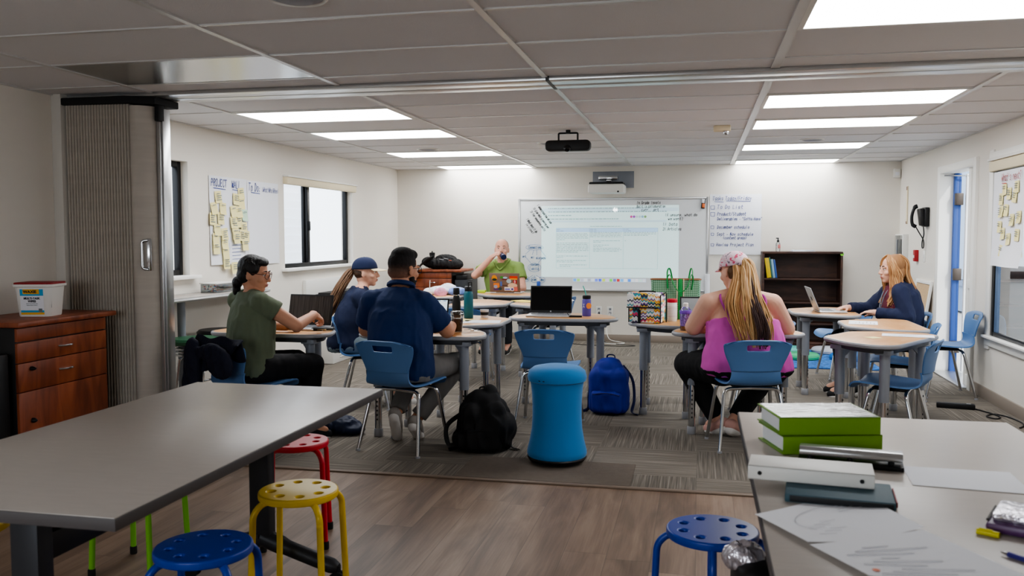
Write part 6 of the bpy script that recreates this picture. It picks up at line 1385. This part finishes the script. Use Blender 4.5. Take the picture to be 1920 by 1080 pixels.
o = b.build('jacket_body', jm, t, 80, subsurf=1)
b = MB(); ell_(b, (-.17, -.315, .56), (.075, .045, .17)); ell_(b, (-.20, -.31, .45), (.065, .045, .12)); ell_(b, (.09, -.325, .60), (.12, .035, .09), Euler((0, R(24), 0)).to_matrix()); ell_(b, (.02, -.325, .65), (.14, .035, .055))
o = skin(b, 'sleeve', jm, None, .008, 4, .008, 14); o.parent = t
# black bag and grinder on the far cabinet
t = blob_thing('duffel_bag', 'black bag heaped on the far corner cabinet with its strap hanging down', 'bag', (-3.23, 10.72, .925), [((0, 0, .07), (.22, .14, .07)), ((.05, .02, .11), (.15, .11, .07)), ((.16, 0, .06), (.12, .12, .07)), ((-.14, -.02, .09), (.11, .1, .06))], mat('black_canvas', S(24, 24, 26), .8, bump=.2, bscale=200), 'bag_body', wr=.012, wf=16)
b = MB(); b.tube(spline([(-.1, -.08, .14), (-.16, -.2, .10), (-.21, -.31, .02), (-.24, -.325, -.08), (-.235, -.325, -.15)], 6), .055, 10, flat=.22); b.build('strap', MATS['black_canvas'], t)
for x, y, z, c in ((.03, -.1, .13, M['edge']), (.09, -.09, .14, M['silver']), (.13, -.08, .12, mat('tag_orange', S(200, 110, 90), .6))): MB().tube([(x - .03, y, z), (x + .03, y - .01, z - .01)], .005, 6).build('buckle', c, t)
t = thing('coffee_grinder', 'dark and clear flask standing behind the black bag on the far cabinet', 'flask', (-3.42, 10.93, .925)); MB().lathe([(.036, 0), (.038, .004), (.038, .10)], 20).build('flask_body', M['silver'], t); MB().lathe([(.034, .10), (.034, .17)], 20).build('clear_chamber', mat('smoky_plastic', S(70, 72, 78), .25), t); MB().lathe([(.037, .17), (.038, .174), (.038, .205), (.01, .21), (.008, .225), (0, .226)], 20).build('cap', M['black'], t)

# ------------------------------------------------------------------ rug, cushions, office chair, cables
t = thing('area_rug', 'blue patterned rug in front of the bookcase', 'rug', (1.30, 9.93, .003)); rg_ = mat('rug_blue', S(56, 106, 168), .95, var=.6, vscale=26); MB().prism(round_poly([(-.45, -.75), (.5, -.75), (.5, .7), (-.45, .7)], .03), 0, .012, .004).build('rug_pile', rg_, t); MB().prism([(-.46, -.76), (.51, -.76), (.51, .71), (-.46, .71)], 0, .006).build('rug_border', mat('rug_edge', S(40, 76, 130), .95), t)
def cushion(label, loc, col, r_, sq=False):
    t = thing('floor_cushion', label, 'cushion', loc, group='round floor cushions by the bookcase'); m_ = mat('vinyl_' + label.split()[0] + '_c', col, .5)
    MB().lathe([(r_ * .9, 0), (r_ * .99, .008), (r_, .025), (r_ * .98, .045), (r_ * .9, .058), (0, .062)], 36).build('cushion_body', m_, t); MB().tube(arc((0, 0, .03), r_ * 1.0, 0, 2 * PI, 40)[:-1], .004, 6, closed=True).build('piping', m_, t)
cushion('green round floor cushion lying on the blue rug', (1.10, 9.84, .015), S(60, 170, 120), .19)
cushion('teal round floor cushion behind the green one', (1.05, 10.36, .015), S(90, 180, 170), .19)
cushion('grey round floor cushion at the foot of the bookcase', (1.47, 10.40, .015), S(168, 172, 180), .2)
cushion('blue round floor cushion on the rug under the empty chair', (1.57, 9.86, .015), S(30, 110, 190), .18)
t = thing('office_chair', 'black office chair turned sideways behind the woman in the pink top', 'chair', (.62, 9.75, 0), R(-80))
MB().box((0, 0, .44), (.46, .44, .07), .03).build('seat', M['black'], t)
b = MB(); b.grid(lambda u, v: ((u - .5) * (.44 - .14 * max(0, v - .7) / .3), -.21 - .06 * v ** 2 + .05 * (u * 2 - 1) ** 2, .48 + .53 * v), 12, 12, thick=.035); b.build('backrest', M['black'], t, 60)
for s in (-1, 1): a_ = MB().tube(fillet([(s * .23, -.05, .44), (s * .27, -.05, .46), (s * .27, -.03, .68)], .03), .015, 8).build('arm', M['charcoal'], t); MB().box((s * .27, .02, .70), (.07, .26, .03), .014).build('arm_pad', M['charcoal'], a_)
MB().lathe([(.03, .09), (.03, .26), (.02, .262), (.02, .41)], 14).build('gas_lift', M['chrome'], t)
for k in range(5):
    a = 2 * PI * k / 5 + .3; f_ = MB().tube([(.0, 0, .11), (.27 * math.cos(a), .27 * math.sin(a), .075)], [.024, .016], 8).build('base_arm', M['black'], t); MB().lathe([(.008, -.02), (.027, -.018), (.027, .018), (.008, .02)], 14, T=T3(.27 * math.cos(a), .27 * math.sin(a), .028) @ Matrix.Rotation(PI / 2, 4, 'X')).tube([(.27 * math.cos(a), .27 * math.sin(a), .03), (.27 * math.cos(a), .27 * math.sin(a), .075)], .008, 6).build('caster', M['rubber'], f_)
t = thing('wire_basket', 'white wire basket of paper on the floor by the back wall', 'basket', (.24, 10.55, 0)); b = MB()
for z in (.02, .1, .18, .26): b.tube([(-.18, -.13, z), (.18, -.13, z), (.18, .13, z), (-.18, .13, z)], .004, 6, closed=True)
for k in range(7): x = -.18 + .06 * k; b.tube([(x, -.13, .26), (x, -.13, .02), (x, .13, .02), (x, .13, .26)], .003, 6)
b.build('wire_frame', M['blackm'], t); MB().box((0, 0, .13), (.3, .22, .18), .004).build('paper_stack', M['paper'], t)
t = thing('power_strip', 'black power strip on the carpet with a looped cord by the door-side wall', 'power strip', (1.97, 7.29, .003), R(-12)); MB().box((0, 0, .02), (.27, .06, .04), .008).build('strip_body', M['black'], t); MB().box((.09, 0, .041), (.03, .02, .004), .001).build('switch', M['edge'], t)
b = MB(); 
def wp(x, y): d = V((x - 1.97, y - 7.29, 0)); d.rotate(Euler((0, 0, R(12)))); return (d.x, d.y, .006)
b.tube(spline([wp(2.10, 7.26), wp(2.16, 7.12), wp(2.19, 6.98), wp(2.14, 6.9), wp(2.10, 6.98), wp(2.18, 7.08), wp(2.25, 6.98), wp(2.275, 6.8), wp(2.25, 6.68), wp(2.2, 6.6)], 8), .005, 8); b.build('cord', M['black'], t)
t = thing('cable', 'white and black cables trailing from the wall outlets onto the carpet', 'cable', (-1.2, 10.9, .0)); b = MB()
b.tube(spline([(-.04, .165, .41), (-.08, .1, .3), (-.06, .05, .1), (.0, 0, .012), (.18, -.12, .006), (.3, -.02, .006), (.22, .1, .006), (.1, .05, .05), (.06, .12, .2), (.1, .165, .37)], 8), .005, 6); b.build('white_cord', M['white'], t)
b = MB(); b.tube(spline([(-.04, .165, .37), (-.03, .1, .2), (.02, .04, .02), (.25, -.15, .006), (.45, -.25, .006), (.3, -.33, .006), (-.1, -.3, .006), (-.35, -.2, .006)], 8), .005, 6); b.build('black_cord', M['black'], t)
t = thing('cable', 'tangled dark cable on the carpet under the chair of the woman in the navy cap', 'cable', (-2.55, 7.6, .004)); b = MB(); b.tube(spline([(-.2, .1, .004), (-.05, .0, .01), (.05, .05, .02), (.02, .12, .01), (.12, .1, .004), (.3, .2, .004)], 8), .006, 6); b.build('cord', M['black'], t); MB().box((.05, .06, .015), (.08, .05, .03), .01).build('plug', M['black'], t)

# ------------------------------------------------------------------ things on the near tables
TZ = .7397
def binder(label, loc, rz, m, W=.285, D=.25, Hh=.052, cover=None, name='ring_binder'):
    t = thing(name, label, 'binder', loc, R(rz))     # spine faces -y, open side -x
    MB().box((0, 0, .0018), (W, D, .0036), .0012).box((0, 0, Hh - .0018), (W, D, .0036), .0012).box((0, -D / 2 + .0018, Hh / 2), (W, .0036, Hh), .0012).build('cover', m, t)
    MB().box((.004, .008, Hh * .45), (W * .95, D * .86, Hh * .74), .002).build('pages', M['paper'], t, 0)
    if cover: MB().box((0, 0, Hh + .0006), (W * .96, D * .95, .0012)).build('plastic_sleeve', cover, t, 0)
    return t
grb = mat('lime_binder', S(112, 156, 36), .38)
glare = mat('glossy_sleeve', S(186, 192, 192), .06, bump=.5, bscale=11, stretch=(1, 2.2, 1), coat=1)
binder('bright green ring binder at the bottom of the binder pile', (.345, 2.63, TZ), 16, grb, D=.2)
binder('bright green ring binder with a shiny clear cover on top of the pile', (.340, 2.635, TZ + .053), 13, grb, D=.21, cover=glare, Hh=.05)
t = thing('hole_punch', 'grey metal three-hole punch in front of the green binders', 'hole punch', (.40, 2.425, TZ), R(-9))
MB().box((0, 0, .006), (.262, .07, .012), .004).build('punch_base', M['black'], t)
MB().prism(round_poly([(-.028, .022), (.026, .022), (.03, .034), (.02, .044), (-.02, .046), (-.03, .036)], .006), -.128, .128, .003, T=Matrix.Rotation(PI / 2, 4, 'Z') @ Matrix.Rotation(PI / 2, 4, 'X')).build('lever', M['alu'], t)
for x in (-.1, 0, .1): MB().lathe([(.008, .008), (.008, .03)], 12, c=(x, -.02, 0)).build('punch_head', M['blackm'], t)
t = binder('white ring binder lying on the near table with two rivets in its spine', (.27, 2.19, TZ + .021), -7, M['offwhite'], .285, .11, .034)
for x in (-.115, .115): MB().lathe([(.005, 0), (.005, .002)], 12, T=T3(x, -.0555, .017) @ Matrix.Rotation(PI / 2, 4, 'X')).build('rivet', M['black'], t)
t = thing('textbook', 'dark teal hardback book under the white binder', 'book', (.325, 2.115, TZ), R(-7)); MB().box((0, .0, .010), (.235, .16, .0195), .003).build('cover', mat('teal_cloth', S(54, 84, 96), .6), t); MB().box((.003, -.077, .010), (.22, .012, .014), .001).build('spine_label', mat('black_cloth', S(24, 26, 30), .6), t); MB().box((.121, 0, .010), (.003, .12, .012)).build('red_block', mat('red_print', S(150, 50, 50), .6), t, 0)
t, g = paper('large white printed map sheet curling on the near table', [(.215, 1.755), (.46, 1.895), (.358, 2.172), (.125, 1.925)], TZ, 'map_sheet', None, .01, lines=0)
w = MB()
for k in range(5): line_quad(w, g(.62 + .02 * k, .62 + .05 * k) + V((0, 0, .002)), g(.9, .62 + .05 * k - .03) + V((0, 0, .002)), (0, 0, 1), .002)
pts = [g(.5 + .33 * math.cos(a), .5 + .3 * math.sin(a)) + V((0, 0, .002)) for a in [.2 + 3.6 * k / 20 for k in range(21)]]
for a_, b_ in zip(pts, pts[1:]): line_quad(w, a_, b_, (0, 0, 1), .0016)
for k in range(6): line_quad(w, g(.2 + .08 * (k % 3), .2 + .06 * k) + V((0, 0, .002)), g(.34 + .08 * (k % 3), .18 + .06 * k) + V((0, 0, .002)), (0, 0, 1), .002)
w.build('print_lines', mat('faint_map_ink', S(176, 178, 184), .8), t, 0)
t, g = paper('white printed map sheet overlapping the first one at the near edge', [(.30, 1.60), (.60, 1.60), (.455, 1.888), (.217, 1.75)], TZ + .004, 'map_sheet', None, .006, lines=9, mk=MATS['faint_map_ink'])
q = MB(); q.lathe([(.007, 0), (.0, .0005)], 12, T=T3(*(g(.12, .2) + V((0, 0, .002))))); q.build('red_mark', mat('coral_ink', S(226, 130, 100), .7), t, 0)
paper('blank white sheet lying alone on the near table', [(.518, 2.252), (.779, 2.226), (.788, 2.426), (.53, 2.436)], TZ)
t = thing('pencil_pouch', 'shiny silver and purple zip pouch at the edge of the frame', 'pouch', (.69, 1.94, TZ), R(-25)); MB().box((0, 0, .012), (.18, .13, .022), .008).build('purple_layer', mat('purple_vinyl', S(86, 50, 96), .35), t); MB().box((.006, .01, .031), (.175, .12, .018), .008).build('silver_layer', mat('crinkled_foil', S(210, 206, 214), .2, .7, bump=1, bscale=40), t); MB().tube([(-.088, -.05, .024), (-.088, .06, .024)], .003, 6).build('zip', M['blackm'], t)
t = thing('pen', 'blue purple pen lying beside the pouch', 'pen', (.60, 1.755, TZ + .006), R(-50)); MB().tube([(-.03, 0, 0), (.09, 0, 0)], .0055, 10).build('barrel', mat('indigo_plastic', S(56, 50, 130), .35), t); MB().tube([(-.045, 0, 0), (-.03, 0, 0)], [.0015, .005], 10).build('tip', M['chrome'], t)
t = thing('felt_marker', 'yellow felt marker poking out from under the pouch', 'marker', (.572, 1.90, TZ + .007), R(-30)); MB().tube([(-.012, 0, 0), (.03, 0, 0)], .0065, 10).build('barrel', mat('yellow_cap', S(206, 196, 30), .4), t); MB().box((.005, 0, .007), (.025, .003, .002)).build('clip', MATS['yellow_cap'], t)
t = thing('storage_bag', 'orange and black bag standing under the near table', 'bag', (.235, 2.12, 0), R(12)); MB().box((.02, 0, .25), (.2, .3, .50), .03, seg=3).build('bag_body', mat('orange_canvas', S(214, 110, 66), .7), t); MB().box((-.05, .1, .275), (.14, .16, .54), .035, seg=3).build('black_panel', M['black'], t); b = MB(); ell_(b, (-.09, .13, .54), (.05, .05, .035)); o = skin(b, 'crumpled_foil', MATS['crinkled_foil'], None, .006, 2, .008, 30); o.parent = t
# area lamp added at the unseen front wall to brighten the front room
ld = bpy.data.lights.new('front_fill_lamp', 'AREA'); ld.shape = 'RECTANGLE'; ld.size = 2.2; ld.size_y = 1.0; ld.energy = 20; ld.color = (.9, .95, 1)
lo = bpy.data.objects.new('front_fill_lamp', ld); C.objects.link(lo); lo.location = (-1.75, YF + .03, 1.48); lo.rotation_euler = (R(82), 0, 0)
